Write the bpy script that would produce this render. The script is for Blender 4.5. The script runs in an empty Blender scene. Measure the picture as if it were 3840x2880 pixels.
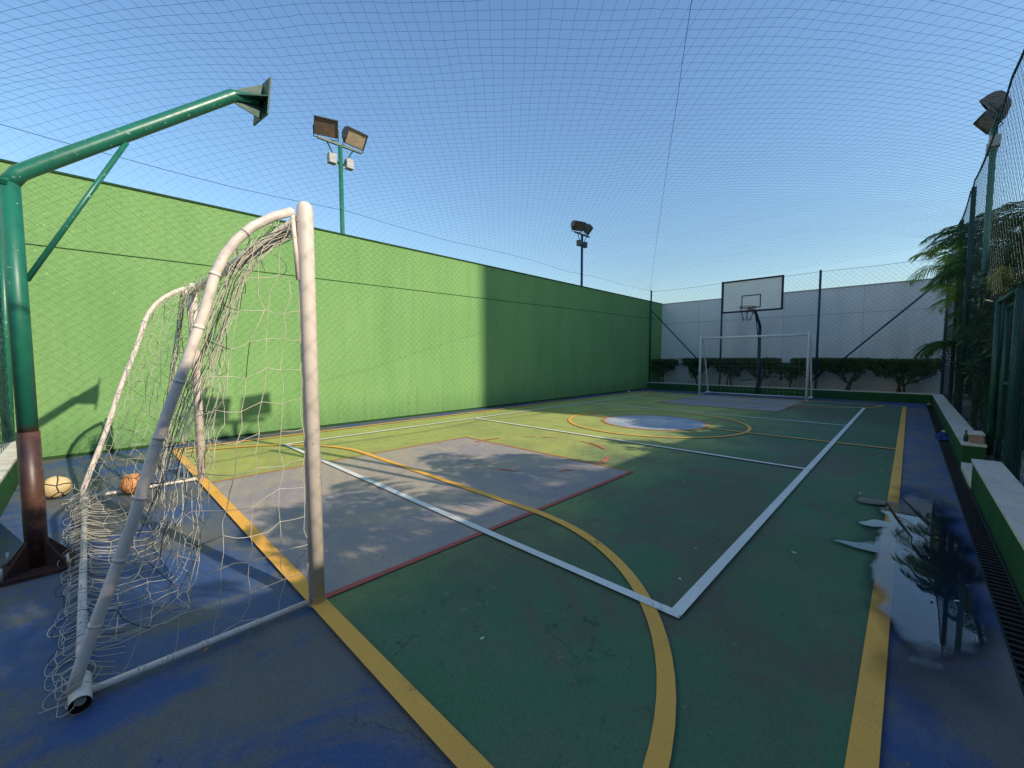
import bpy, math, random
from mathutils import Vector, Matrix, noise

S = 1.3                       # metres per measuring unit (camera height = 1 unit)
PI = math.pi
scene = bpy.context.scene
col = scene.collection
R = random.Random(7)

# ------------------------------------------------------------------ geometry
class MB:
    """collects shapes given in units, links them as ONE mesh object in metres"""
    def __init__(s): s.v = []; s.f = []; s.mi = []; s.sm = []
    def face(s, pts, m=0, smooth=False):
        n = len(s.v); s.v += [tuple(p) for p in pts]
        s.f.append(tuple(range(n, n+len(pts)))); s.mi.append(m); s.sm.append(smooth)
    def box(s, x0, x1, y0, y1, z0, z1, m=0):
        n = len(s.v)
        s.v += [(x0,y0,z0),(x1,y0,z0),(x1,y1,z0),(x0,y1,z0),(x0,y0,z1),(x1,y0,z1),(x1,y1,z1),(x0,y1,z1)]
        for q in ((3,2,1,0),(4,5,6,7),(0,1,5,4),(1,2,6,5),(2,3,7,6),(3,0,4,7)):
            s.f.append(tuple(n+i for i in q)); s.mi.append(m); s.sm.append(False)
    def obox(s, c, ax, ay, az, m=0):
        """oriented box: centre + three half-axis vectors"""
        c, ax, ay, az = map(Vector, (c, ax, ay, az)); n = len(s.v)
        for k in (-1, 1):
            for i, j in ((-1,-1),(1,-1),(1,1),(-1,1)):
                s.v.append(tuple(c+ax*i+ay*j+az*k))
        for q in ((3,2,1,0),(4,5,6,7),(0,1,5,4),(1,2,6,5),(2,3,7,6),(3,0,4,7)):
            s.f.append(tuple(n+i for i in q)); s.mi.append(m); s.sm.append(False)
    def tube(s, pts, r, n=8, cap=True, m=0, smooth=True):
        pts = [Vector(p) for p in pts]; N = len(pts)
        if N < 2: return
        rs = r if isinstance(r, (list, tuple)) else [r]*N
        t0 = (pts[1]-pts[0]).normalized()
        up = Vector((0,0,1)) if abs(t0.z) < .9 else Vector((0,1,0))
        a = t0.cross(up).normalized(); b0 = len(s.v)
        for i, p in enumerate(pts):
            t = (pts[min(i+1,N-1)]-pts[max(i-1,0)])
            if t.length < 1e-9: t = t0
            t.normalize()
            a = a - t*a.dot(t)
            if a.length < 1e-6: a = t.orthogonal()
            a.normalize(); b = t.cross(a)
            for k in range(n):
                an = 2*PI*k/n
                s.v.append(tuple(p + (a*math.cos(an)+b*math.sin(an))*rs[i]))
        for i in range(N-1):
            for k in range(n):
                k2 = (k+1) % n
                s.f.append((b0+i*n+k, b0+i*n+k2, b0+(i+1)*n+k2, b0+(i+1)*n+k)); s.mi.append(m); s.sm.append(smooth)
        if cap:
            s.f.append(tuple(b0+k for k in range(n-1,-1,-1))); s.mi.append(m); s.sm.append(False)
            s.f.append(tuple(b0+(N-1)*n+k for k in range(n))); s.mi.append(m); s.sm.append(False)
    def build(s, name, mats, parent=None, loc=None, label=None):
        me = bpy.data.meshes.new(name)
        base = loc if loc is not None else (parent['_b'] if parent else (0,0,0))
        bx, by, bz = base
        me.from_pydata([((x-bx)*S, (y-by)*S, (z-bz)*S) for x, y, z in s.v], [], s.f)
        mats = mats if isinstance(mats, (list, tuple)) else [mats]
        for mt in mats: me.materials.append(mt)
        me.polygons.foreach_set('material_index', s.mi)
        me.polygons.foreach_set('use_smooth', s.sm)
        me.update()
        o = bpy.data.objects.new(name, me); col.objects.link(o)
        if parent: o.parent = parent; o['_b'] = parent['_b']
        else: o.location = (bx*S, by*S, bz*S); o['_b'] = tuple(base)
        if label: o['label'] = label
        return o

def thing(name, label, cat, loc, group=None):
    o = bpy.data.objects.new(name, None); col.objects.link(o)
    o.location = (loc[0]*S, loc[1]*S, loc[2]*S); o['_b'] = tuple(float(k) for k in loc)
    o.empty_display_size = .1
    o['label'] = label; o['category'] = cat
    if group: o['group'] = group
    return o
def tag(o, label, cat, group=None):
    o['label'] = label; o['category'] = cat
    if group: o['group'] = group
    return o
def struct(o): o['kind'] = 'structure'; return o
def bevel(o, w, seg=2):
    m = o.modifiers.new('bevel', 'BEVEL'); m.width = w; m.segments = seg; m.limit_method = 'ANGLE'
    return o
def nz(x, y, z=0.0): return noise.noise(Vector((x, y, z)))

# ----------------------------------------------------------------- materials
class NT:
    def __init__(s, name):
        s.m = bpy.data.materials.new(name); s.m.use_nodes = True
        s.t = s.m.node_tree; s.t.nodes.clear()
        s.out = s.t.nodes.new('ShaderNodeOutputMaterial')
        s.tc = s.t.nodes.new('ShaderNodeTexCoord').outputs['Object']
    def n(s, typ, **kw):
        o = s.t.nodes.new(typ)
        for k, v in kw.items():
            if hasattr(o, k): setattr(o, k, v)
        return o
    def link(s, a, b): s.t.links.new(a, b)
    def mapping(s, scale, rot=(0,0,0), loc=(0,0,0), src=None):
        mp = s.n('ShaderNodeMapping'); mp.inputs['Scale'].default_value = scale
        mp.inputs['Rotation'].default_value = rot; mp.inputs['Location'].default_value = loc
        s.link(src or s.tc, mp.inputs['Vector']); return mp.outputs[0]
    def noise(s, scale, detail=4, rough=.55, dist=0, vec=None):
        o = s.n('ShaderNodeTexNoise'); o.inputs['Scale'].default_value = scale
        o.inputs['Detail'].default_value = detail; o.inputs['Roughness'].default_value = rough
        o.inputs['Distortion'].default_value = dist
        s.link(vec or s.tc, o.inputs['Vector']); return o.outputs['Fac']
    def ramp(s, fac, a, b, ca=0., cb=1.):
        o = s.n('ShaderNodeMapRange'); o.clamp = True
        for k, v in zip(('From Min','From Max','To Min','To Max'), (a,b,ca,cb)): o.inputs[k].default_value = v
        s.link(fac, o.inputs['Value']); return o.outputs[0]
    def math(s, op, a, b=None):
        o = s.n('ShaderNodeMath'); o.operation = op
        for i, q in enumerate((a, b)):
            if q is None: continue
            if isinstance(q, (int, float)): o.inputs[i].default_value = q
            else: s.link(q, o.inputs[i])
        return o.outputs[0]
    def mix(s, fac, a, b, mode='MIX'):
        o = s.n('ShaderNodeMix'); o.data_type = 'RGBA'; o.blend_type = mode
        for sock, q in ((o.inputs[0], fac), (o.inputs[6], a), (o.inputs[7], b)):
            if isinstance(q, (int, float)): sock.default_value = q
            elif isinstance(q, (tuple, list)): sock.default_value = (*q[:3], 1)
            else: s.link(q, sock)
        return o.outputs[2]
    def bump(s, h, strength=.3, dist=.01):
        o = s.n('ShaderNodeBump'); o.inputs['Strength'].default_value = strength
        o.inputs['Distance'].default_value = dist; s.link(h, o.inputs['Height']); return o.outputs[0]
    def principled(s, color, rough=.6, spec=.5, normal=None, metallic=0):
        p = s.n('ShaderNodeBsdfPrincipled')
        for k, q in (('Base Color', color), ('Roughness', rough), ('Metallic', metallic), ('Specular IOR Level', spec)):
            if isinstance(q, (int, float)): p.inputs[k].default_value = q
            elif isinstance(q, (tuple, list)): p.inputs[k].default_value = (*q[:3], 1)
            else: s.link(q, p.inputs[k])
        if normal: s.link(normal, p.inputs['Normal'])
        s.p = p; s.link(p.outputs[0], s.out.inputs[0]); return p

def mat_floor(name, base, alt, worn, wornamt=.5, rough=(.45,.75), seed=0., spec=.15, sun_tone=None, stain=None, grain=.6):
    t = NT(name); v = t.mapping((1,1,1), loc=(seed, seed*1.7, 0))
    big = t.noise(.42, 6, .62, .5, v); med = t.noise(2.2, 7, .68, .3, v); fin = t.noise(75, 4, .65, 0, v); gr = t.noise(260, 3, .6, 0, v)
    if sun_tone:                                   # lighter green painted where sun falls, darker green where shade lies
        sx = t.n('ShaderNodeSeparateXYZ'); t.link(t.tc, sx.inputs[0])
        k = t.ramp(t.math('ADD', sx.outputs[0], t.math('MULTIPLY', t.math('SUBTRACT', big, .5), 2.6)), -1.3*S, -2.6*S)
        base_ = t.mix(k, base, sun_tone)
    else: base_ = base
    c = t.mix(t.ramp(t.noise(.7, 10, .74, .7, v), .465, .54), base_, alt) if not sun_tone else t.mix(t.math('MULTIPLY', t.math('MULTIPLY', t.ramp(t.noise(.9, 10, .74, .6, v), .46, .56), .65), t.ramp(k, 0, 1, 1, .25)), base_, alt)
    wf = t.math('MULTIPLY', t.ramp(med, .46, .66), wornamt)
    if sun_tone: wf = t.math('MULTIPLY', wf, t.ramp(k, 0, 1, 1, .4))
    c = t.mix(wf, c, worn)
    st = t.noise(1.0, 6, .65, 0, t.mapping((26,1.2,1), rot=(0,0,.5), loc=(seed,0,0)))     # scuffs dragged along the floor
    c = t.mix(t.math('MULTIPLY', t.ramp(st, .56, .76), .38), c, worn)
    st2 = t.noise(1.0, 6, .65, 0, t.mapping((1.6,30,1), rot=(0,0,.2), loc=(seed+3,0,0)))
    c = t.mix(t.math('MULTIPLY', t.ramp(st2, .58, .76), .3), c, tuple(k_*.55 for k_ in base))
    if stain:
        sn = t.noise(.75, 10, .76, .8, t.mapping((1,1,1), loc=(seed*3+1.3, 2.2, 0)))
        f = t.math('MULTIPLY', t.ramp(sn, .485, .575), .75)
        if sun_tone: f = t.math('MULTIPLY', f, t.ramp(k, 0, 1, 1, .22))
        c = t.mix(f, c, stain)
    c = t.mix(t.math('MULTIPLY', t.ramp(fin, .52, .72), .5), c, tuple(k_*.4 for k_ in base))
    c = t.mix(t.math('MULTIPLY', t.ramp(fin, .42, .30), .25), c, worn)
    fk = t.noise(7, 12, .82, .3, v)                                                     # small flakes of lost paint down to the concrete
    c = t.mix(t.math('MULTIPLY', t.math('MULTIPLY', t.ramp(fk, .600, .625), t.ramp(med, .44, .56)), .7), c, (.23,.225,.205))
    c = t.mix(t.math('MULTIPLY', t.ramp(fk, .40, .37), .55), c, tuple(k_*.5 for k_ in base))
    cr_ = t.n('ShaderNodeTexVoronoi'); cr_.feature = 'DISTANCE_TO_EDGE'; cr_.inputs['Scale'].default_value = .55
    wv_ = t.n('ShaderNodeVectorMath'); wv_.operation = 'ADD'; nv_ = t.n('ShaderNodeTexNoise'); nv_.inputs['Scale'].default_value = 2.5; nv_.inputs['Detail'].default_value = 6
    t.link(v, nv_.inputs['Vector']); t.link(v, wv_.inputs[0]); t.link(nv_.outputs['Color'], wv_.inputs[1]); t.link(wv_.outputs[0], cr_.inputs['Vector'])
    c = t.mix(t.math('MULTIPLY', t.math('MULTIPLY', t.ramp(cr_.outputs['Distance'], .005, .0015), t.ramp(big, .48, .58)), .55), c, tuple(k_*.35 for k_ in base))
    sp = t.n('ShaderNodeTexVoronoi'); sp.inputs['Scale'].default_value = 4.; t.link(v, sp.inputs['Vector'])
    c = t.mix(t.math('MULTIPLY', t.ramp(sp.outputs['Distance'], .045, .015), t.ramp(med, .5, .56)), c, tuple(k_*.3 for k_ in base))
    c = t.mix(grain, c, t.mix(t.ramp(gr, .3, .7), (.22,.22,.22), (.78,.78,.78)), 'OVERLAY')
    r = t.ramp(big, .35, .65, rough[0], rough[1])
    t.principled(c, r, spec, t.bump(t.math('ADD', gr, t.math('MULTIPLY', fin, .6)), .45, .004))
    return t.m
def mat_line(name, base, under, wear=.5, seed=0.):
    t = NT(name); v = t.mapping((1,1,1), loc=(seed, 3, 0))
    a = t.noise(4.5, 9, .74, .4, v); b = t.noise(120, 4, .65, 0, v); big = t.noise(.8, 3, .5, 0, v)
    c = t.mix(t.math('MULTIPLY', t.ramp(big, .35, .65), .45), base, tuple(k*.7 for k in base))
    c = t.mix(t.math('MULTIPLY', t.ramp(a, .50, .62), .5), c, tuple(k*.72+u*.2 for k, u in zip(base, under)))
    c = t.mix(t.math('MULTIPLY', t.ramp(b, .54, .70), .5), c, tuple(k*.45 for k in base))
    p = t.principled(c, .65, .2, t.bump(b, .3, .002))
    hole = t.math('MULTIPLY', t.ramp(t.math('ADD', a, t.math('MULTIPLY', t.math('SUBTRACT', b, .5), .22)), .62, .66), wear)
    t.link(t.math('SUBTRACT', 1., hole), p.inputs['Alpha'])
    return t.m
def mat_worn_alpha(name, base, keep=.5, seed=0.):
    """remnants of an old painted line: mostly rubbed off"""
    t = NT(name); v = t.mapping((1,1,1), loc=(seed, 0, 0))
    a = t.noise(2.2, 6, .7, .3, v); p = t.principled(base, .65, .3)
    t.link(t.ramp(a, keep, keep+.06), p.inputs['Alpha']); return t.m
def mat_paint(name, base, alt=None, chips=None, rough=.4, scale=1., spec=.5, rust=0.):
    t = NT(name); alt = alt or tuple(k*.75 for k in base)
    a = t.noise(3*scale, 5, .6, .2); b = t.noise(26*scale, 5, .7); c0 = t.noise(220, 2)
    c = t.mix(t.ramp(a, .35, .65), base, alt)
    if chips: c = t.mix(t.math('MULTIPLY', t.ramp(b, .63, .67), .8), c, chips)
    if rust:
        r = t.noise(5*scale, 8, .75, .4); c = t.mix(t.math('MULTIPLY', t.ramp(r, .5, .62), rust), c, (.10,.045,.028))
    t.principled(c, t.ramp(b, .3, .7, rough*.8, min(1, rough*1.3)), spec, t.bump(b, .12, .003)); return t.m
def mat_flat(name, base, rough=.6, spec=.4, metallic=0): 
    t = NT(name); a = t.noise(9, 5, .6)
    t.principled(t.mix(t.ramp(a, .3, .7), tuple(k*.8 for k in base), base), rough, spec, None, metallic); return t.m
def mat_stucco(name, base, alt, stain, streak=.5):
    t = NT(name)
    blot = t.noise(.7, 5, .6, .3); grain = t.noise(60, 4, .7); g2 = t.noise(24, 5, .7)
    v = t.noise(1.0, 6, .65, .3, t.mapping((1,1.7,.22))); v2 = t.noise(1.0, 5, .65, .2, t.mapping((1,9,.25)))
    c = t.mix(t.ramp(blot, .35, .65), base, alt)
    c = t.mix(t.math('MULTIPLY', t.ramp(v, .45, .72), streak), c, stain)
    c = t.mix(t.math('MULTIPLY', t.ramp(v2, .52, .75), streak*.8), c, stain)
    pk = t.n('ShaderNodeTexVoronoi'); pk.inputs['Scale'].default_value = 4.5; t.link(t.tc, pk.inputs['Vector'])
    c = t.mix(t.math('MULTIPLY', t.ramp(pk.outputs['Distance'], .07, .03), .5), c, tuple(min(1, k*1.7+.05) for k in base))
    c = t.mix(t.math('MULTIPLY', t.ramp(g2, .52, .7), .35), c, tuple(k*.6 for k in base))
    bl = t.n('ShaderNodeTexVoronoi'); bl.inputs['Scale'].default_value = 1.15; t.link(t.tc, bl.inputs['Vector'])
    c = t.mix(t.math('MULTIPLY', t.math('MULTIPLY', t.ramp(bl.outputs['Distance'], .10, .06), t.ramp(g2, .42, .6)), .28), c, tuple(k*.62 for k in base))
    sz = t.n('ShaderNodeSeparateXYZ'); t.link(t.tc, sz.inputs[0])
    c = t.mix(t.math('MULTIPLY', t.ramp(t.math('ADD', sz.outputs[2], t.math('MULTIPLY', t.math('SUBTRACT', v2, .5), 1.2)), .55, -.05), .5), c, tuple(k*.55 for k in stain))
    t.principled(c, .85, .2, t.bump(t.math('ADD', g2, t.math('MULTIPLY', grain, .6)), .65, .012)); return t.m
def mat_leaf(name, a, b, trans=.35, dry=None):
    t = NT(name)
    n = t.noise(2.2, 3, .6); n2 = t.noise(17, 2)
    c = t.mix(t.ramp(n, .32, .68), a, b)
    c = t.mix(t.ramp(n2, .4, .75), c, tuple(k*.55 for k in a))
    if dry: c = t.mix(t.ramp(t.noise(6, 3), .6, .68), c, dry)
    p = t.principled(c, .45, .4)
    tr = t.n('ShaderNodeBsdfTranslucent'); t.link(c, tr.inputs[0])
    mx = t.n('ShaderNodeMixShader'); mx.inputs[0].default_value = trans
    t.link(p.outputs[0], mx.inputs[1]); t.link(tr.outputs[0], mx.inputs[2]); t.link(mx.outputs[0], t.out.inputs[0]); return t.m
def mat_bark(name, a, b):
    t = NT(name); n = t.noise(1, 5, .7, 0, t.mapping((9,9,30)))
    t.principled(t.mix(t.ramp(n, .35, .65), a, b), .9, .2, t.bump(n, .5, .01)); return t.m

M = {}
M['court_blue'] = mat_floor('court_blue', (.045,.095,.24), (.14,.135,.13), (.15,.16,.175), .55, (.4,.7), 1.3, spec=.3, grain=.8)
M['court_green'] = mat_floor('court_green', (.085,.19,.10), (.10,.165,.095), (.155,.19,.13), .45, (.6,.85), 5.1, sun_tone=(.45,.475,.135), stain=(.15,.13,.10))  # split between sun and shade across the court is put into this green
M['court_key'] = mat_floor('court_key', (.34,.305,.315), (.43,.365,.30), (.46,.38,.30), .7, (.5,.8), 9.2, grain=.5)
M['court_disc'] = mat_floor('court_disc', (.33,.40,.48), (.52,.51,.50), (.55,.54,.52), .5, (.45,.7), 2.4)
M['line_yellow'] = mat_line('line_yellow', (.95,.49,.10), (.40,.32,.15), .5, 1)
M['line_white'] = mat_line('line_white', (.86,.85,.80), (.40,.44,.36), .5, 4)
M['line_red'] = mat_line('line_red', (.52,.12,.10), (.30,.24,.24), .85, 8)
M['line_orange'] = mat_line('line_orange', (.60,.24,.07), (.30,.33,.2), .7, 8)
M['red_worn'] = mat_worn_alpha('red_worn', (.55,.16,.09), .53, 2)
M['wall_green'] = mat_stucco('wall_green', (.20,.375,.13), (.225,.40,.145), (.11,.28,.095), .36)
M['wall_green_dark'] = mat_flat('wall_green_dark', (.03,.075,.025), .9, .1)
M['wall_white'] = mat_stucco('wall_white', (.86,.85,.82), (.80,.79,.76), (.58,.56,.53), .42)
M['joint_grey'] = mat_flat('joint_grey', (.5,.5,.5), .9)
M['curb_green'] = mat_stucco('curb_green', (.04,.16,.05), (.032,.13,.045), (.02,.07,.03), .6)
M['curb_tile'] = mat_floor('curb_tile', (.78,.72,.62), (.70,.66,.58), (.48,.42,.34), .5, (.6,.85), 4.4)
M['grate'] = mat_flat('grate', (.012,.012,.014), .5, .4)
M['pole_green'] = mat_paint('pole_green', (.012,.17,.105), (.018,.14,.09), (.45,.55,.5), .35, 1., .6)
M['rust'] = mat_paint('rust', (.085,.04,.028), (.045,.025,.022), (.16,.06,.035), .7, 1.6, .2)
M['post_green'] = mat_paint('post_green', (.010,.075,.052), (.010,.06,.046), (.10,.17,.14), .4, 1.2, .4)
M['post_blue'] = mat_paint('post_blue', (.012,.05,.085), (.015,.06,.08), (.08,.06,.05), .4, 1.2, .4)
M['goal_white'] = mat_paint('goal_white', (.84,.72,.62), (.78,.69,.62), (.45,.36,.3), .42, 1., .4, .12)
M['goal_clean'] = mat_paint('goal_clean', (.8,.8,.78), (.74,.76,.76), None, .45)
M['pipe_inside'] = mat_flat('pipe_inside', (.02,.014,.01), .9)
M['cord'] = mat_flat('cord', (.72,.66,.52), .85, .2)
M['cord_dark'] = mat_flat('cord_dark', (.05,.045,.05), .85, .2)
M['net_dark'] = mat_flat('net_dark', (.016,.034,.07), .8, .2)
M['wire'] = mat_flat('wire', (.018,.045,.05), .5, .4)
M['wire_pale'] = mat_flat('wire_pale', (.10,.135,.15), .5, .4)
M['board'] = mat_paint('board', (.84,.84,.80), (.78,.78,.74), (.4,.38,.34), .5)
M['board_line'] = mat_flat('board_line', (.015,.017,.03), .6)
M['rim'] = mat_flat('rim', (.28,.09,.05), .5)
M['lamp_shell'] = mat_flat('lamp_shell', (.10,.105,.11), .5, .5)
M['lamp_glass'] = mat_paint('lamp_glass', (.20,.13,.085), (.13,.10,.085), (.3,.2,.12), .25, 2., .5)
M['lamp_glass_pale'] = mat_paint('lamp_glass_pale', (.52,.40,.27), (.4,.3,.22), (.7,.6,.5), .25, 2., .5)
M['steel'] = mat_flat('steel', (.5,.5,.5), .4, .5, .3)
M['soil'] = mat_floor('soil', (.16,.12,.08), (.22,.18,.13), (.30,.27,.22), .6, (.8,.95), 3.3)
M['gravel'] = mat_floor('gravel', (.42,.38,.31), (.3,.27,.22), (.6,.56,.5), .8, (.8,.95), 6.3)
M['ground'] = mat_floor('ground', (.2,.2,.17), (.16,.19,.11), (.3,.28,.24), .5, (.8,.95), 7.7)
M['leaf_hedge'] = mat_leaf('leaf_hedge', (.07,.15,.04), (.12,.20,.06), .3)
M['leaf_dark'] = mat_leaf('leaf_dark', (.055,.11,.03), (.085,.14,.035), .35)
M['leaf_palm'] = mat_leaf('leaf_palm', (.07,.15,.035), (.12,.20,.045), .4)
M['leaf_palm_lit'] = mat_leaf('leaf_palm_lit', (.30,.42,.06), (.40,.48,.08), .5)  # palm leaf coloured as if sunlit, used on fronds standing in shade
M['leaf_yellow'] = mat_leaf('leaf_yellow', (.55,.48,.07), (.42,.44,.08), .45)
M['stem_green'] = mat_bark('stem_green', (.14,.15,.06), (.09,.10,.05))
M['bark'] = mat_bark('bark', (.12,.09,.065), (.06,.05,.04))
M['plaster'] = mat_stucco('plaster', (.42,.43,.45), (.38,.39,.42), (.3,.31,.33), .3)
M['window'] = mat_flat('window', (.03,.04,.05), .15, .6)
M['roof'] = mat_flat('roof', (.16,.16,.17), .8)
M['brick'] = mat_flat('brick', (.48,.30,.23), .85)
M['bottle'] = mat_flat('bottle', (.01,.06,.03), .15, .6)
M['cloth_blue'] = mat_flat('cloth_blue', (.015,.025,.18), .8)
M['white_bit'] = mat_flat('white_bit', (.75,.75,.72), .7)
M['dry_leaf'] = mat_leaf('dry_leaf', (.35,.24,.12), (.25,.15,.07), .2)

# pole paint fading into rusty red-brown near the ground (one painted tube)
def mat_pole_two():
    t = NT('pole_green_rusty_foot')
    a = t.noise(3, 5, .6, .2); b = t.noise(26, 5, .7); r2 = t.noise(9, 6, .75, .4)
    green = t.mix(t.ramp(a, .35, .65), (.011,.17,.105), (.017,.14,.09))
    green = t.mix(t.math('MULTIPLY', t.ramp(b, .66, .70), .8), green, (.4,.5,.45))
    red = t.mix(t.ramp(a, .4, .6), (.11,.05,.034), (.042,.022,.022)); red = t.mix(t.math('MULTIPLY', t.ramp(r2, .52, .64), .8), red, (.22,.10,.06))
    sx = t.n('ShaderNodeSeparateXYZ'); t.link(t.tc, sx.inputs[0])
    z = t.math('ADD', sx.outputs[2], t.math('MULTIPLY', t.math('SUBTRACT', r2, .5), .09))
    t.principled(t.mix(t.ramp(z, .66*S, .705*S), red, green), .42, .5, t.bump(b, .12, .003)); return t.m
M['pole_two'] = mat_pole_two()

def mat_puddle():
    """a thin pool: noise-edged water that mirrors, with a damp dark margin around it"""
    t = NT('puddle_water')
    sx = t.n('ShaderNodeSeparateXYZ'); t.link(t.tc, sx.inputs[0])
    wx = t.math('ADD', sx.outputs[0], t.math('MULTIPLY', t.math('SUBTRACT', t.noise(3.4, 1.5, .5), .5), .26))
    wy = t.math('ADD', sx.outputs[1], t.math('MULTIPLY', t.math('SUBTRACT', t.noise(2.6, 1.5, .5, 0, t.mapping((1,1,1), loc=(5,7,0))), .5), .55))
    def ell(cx, cy, rx, ry):
        a = t.math('DIVIDE', t.math('SUBTRACT', wx, cx*S), rx*S); c = t.math('DIVIDE', t.math('SUBTRACT', wy, cy*S), ry*S)
        return t.math('SUBTRACT', t.math('SQRT', t.math('ADD', t.math('MULTIPLY', a, a), t.math('MULTIPLY', c, c))), 1.)
    d = ell(.085, 2.98, .168, 1.14)
    for e in ((-.11,2.78,.11,.10),(-.10,3.24,.09,.07),(-.11,3.72,.11,.12)):
        d = t.math('MINIMUM', d, ell(*e))
    n1 = t.noise(2.6, 3, .5, .2, t.mapping((1.5,1,1))); n2 = t.noise(22, 4, .6)
    d = t.math('ADD', d, t.math('ADD', t.math('MULTIPLY', t.math('SUBTRACT', n1, .5), .55), t.math('MULTIPLY', t.math('SUBTRACT', n2, .5), .10)))
    water = t.math('MULTIPLY', t.ramp(d, .05, -.10), 1.); damp = t.ramp(d, .38, .05)
    tr = t.n('ShaderNodeBsdfTransparent'); t.link(t.mix(damp, (1,1,1), (.70,.71,.76)), tr.inputs[0])
    gl = t.n('ShaderNodeBsdfGlossy'); gl.inputs['Roughness'].default_value = .012
    fr = t.n('ShaderNodeFresnel'); fr.inputs['IOR'].default_value = 2.1
    t.link(t.bump(t.noise(9, 3, .5), .03, .002), gl.inputs['Normal'])
    mx = t.n('ShaderNodeMixShader'); t.link(t.math('MULTIPLY', fr.outputs[0], water), mx.inputs[0]); t.link(tr.outputs[0], mx.inputs[1]); t.link(gl.outputs[0], mx.inputs[2])
    t.link(mx.outputs[0], t.out.inputs[0]); return t.m
M['puddle'] = mat_puddle()
def mat_damp():
    t = NT('damp_film')
    tr = t.n('ShaderNodeBsdfTransparent'); tr.inputs[0].default_value = (.55,.57,.66,1)
    gl = t.n('ShaderNodeBsdfGlossy'); gl.inputs['Roughness'].default_value = .22
    fr = t.n('ShaderNodeFresnel'); fr.inputs['IOR'].default_value = 1.3
    mx = t.n('ShaderNodeMixShader'); t.link(fr.outputs[0], mx.inputs[0]); t.link(tr.outputs[0], mx.inputs[1]); t.link(gl.outputs[0], mx.inputs[2])
    t.link(mx.outputs[0], t.out.inputs[0]); return t.m
M['damp'] = mat_damp()

def mat_ball(name, base, line, scale, width):
    t = NT(name)
    v = t.n('ShaderNodeTexVoronoi'); v.feature = 'DISTANCE_TO_EDGE'; v.inputs['Scale'].default_value = scale; t.link(t.tc, v.inputs['Vector'])
    n = t.noise(14, 5, .65)
    c = t.mix(t.ramp(n, .4, .7), base, tuple(k*.72 for k in base))
    c = t.mix(t.ramp(v.outputs['Distance'], width, width*1.5, 1, 0), c, line)
    t.principled(c, .55, .4, t.bump(t.ramp(v.outputs['Distance'], 0, width*2), .5, .004)); return t.m
M['ball_tan'] = mat_ball('ball_tan', (.74,.55,.28), (.05,.035,.03), 8.5, .035)
M['ball_orange'] = mat_ball('ball_orange', (.72,.30,.10), (.12,.05,.03), 6.0, .02)

# --------------------------------------------------------------- the setting
b = MB(); b.face([(-160,-160,-.03),(160,-160,-.03),(160,160,-.03),(-160,160,-.03)])
struct(b.build('ground', M['ground']))
XW = -6.102                    # face of the green wall
b = MB(); b.box(XW+.0, .283, -.43, 12.6, -.025, 0); struct(b.build('court_floor', M['court_blue']))
L = .003                       # one sheet of paint above the next (about 4 mm)
def sheet(name, mat, pts_or_quads, z):
    m = MB()
    for q in pts_or_quads: m.face([(x, y, z) for x, y in q])
    return struct(m.build(name, mat))
def strip(pts, w):
    """quads along a polyline, mitred"""
    pts = [Vector((x, y)) for x, y in pts]; out = []; Lf = []; Rt = []
    for i, p in enumerate(pts):
        t = (pts[min(i+1, len(pts)-1)]-pts[max(i-1, 0)]).normalized(); n = Vector((-t.y, t.x))
        Lf.append(p+n*w/2); Rt.append(p-n*w/2)
    for i in range(len(pts)-1): out.append([tuple(Rt[i]), tuple(Rt[i+1]), tuple(Lf[i+1]), tuple(Lf[i])])
    return out
YM = 6.05; YG = .607; YF = 2*YM-YG-.02
XL, XR = -5.69, -.042
XC = -2.865
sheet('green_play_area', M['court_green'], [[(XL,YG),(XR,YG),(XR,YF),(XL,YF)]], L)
KX0, KX1 = -3.99, -1.71
sheet('key_area', M['court_key'], [[(KX0,YG),(KX1,YG),(KX1,3.27),(KX0,3.27)]], 2*L)
sheet('key_area', M['court_key'], [[(KX1,YF),(KX0,YF),(KX0,2*YM-3.27),(KX1,2*YM-3.27)]], 2*L)
for sgn in (0, 1):
    fy = (lambda y: y) if not sgn else (lambda y: 2*YM-.01-y)
    sheet('red_line', M['line_red'], strip([(KX1,fy(YG)),(KX1,fy(3.28))], .034), 3*L)
    sheet('red_line', M['line_orange'], strip([(KX0,fy(YG)),(KX0,fy(3.28))], .03), 3*L)
    sheet('red_line', M['line_orange'], strip([(KX0,fy(3.27)),(KX1,fy(3.27))], .03), 3*L+.0006)
    sheet('red_line', M['red_worn'], strip([(XC+.8*math.cos(a), fy(3.27+.8*math.sin(a))) for a in [2*PI*i/64 for i in range(65)]], .04), 3*L+.001)
    pc = []
    R6 = 1.365
    for i in range(25): a = PI/2*i/24; pc.append((-1.73+R6*math.cos(a), fy(YG+R6*math.sin(a))))
    for i in range(25): a = PI/2+PI/2*i/24; pc.append((-4.10+R6*math.cos(a), fy(YG+R6*math.sin(a))))
    sheet('yellow_line', M['line_yellow'], strip(pc, .054), 4*L)
    sheet('yellow_line', M['line_yellow'], strip([(XL-.03,fy(YG)),(XR+.03,fy(YG))], .062), 4*L+.0008)
ring = lambda r, n=96: [(XC+.03+r*math.cos(2*PI*i/n), YM+.05+r*math.sin(2*PI*i/n)) for i in range(n+1)]
sheet('centre_disc', M['court_disc'], [ring(.76)[:-1]], 2*L)
sheet('orange_ring', M['line_orange'], strip(ring(.77), .05), 3*L)
sheet('yellow_line', M['line_yellow'], strip(ring(1.3), .048), 4*L)
sheet('yellow_line', M['line_yellow'], strip([(XL,YM),(XC+.03-1.3,YM)], .045)+strip([(XC+.03-1.27,YM),(XC+.03-.8,YM)], .045)
      + strip([(XC+.03+.8,YM),(XR,YM)], .045), 4*L+.0012)
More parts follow.
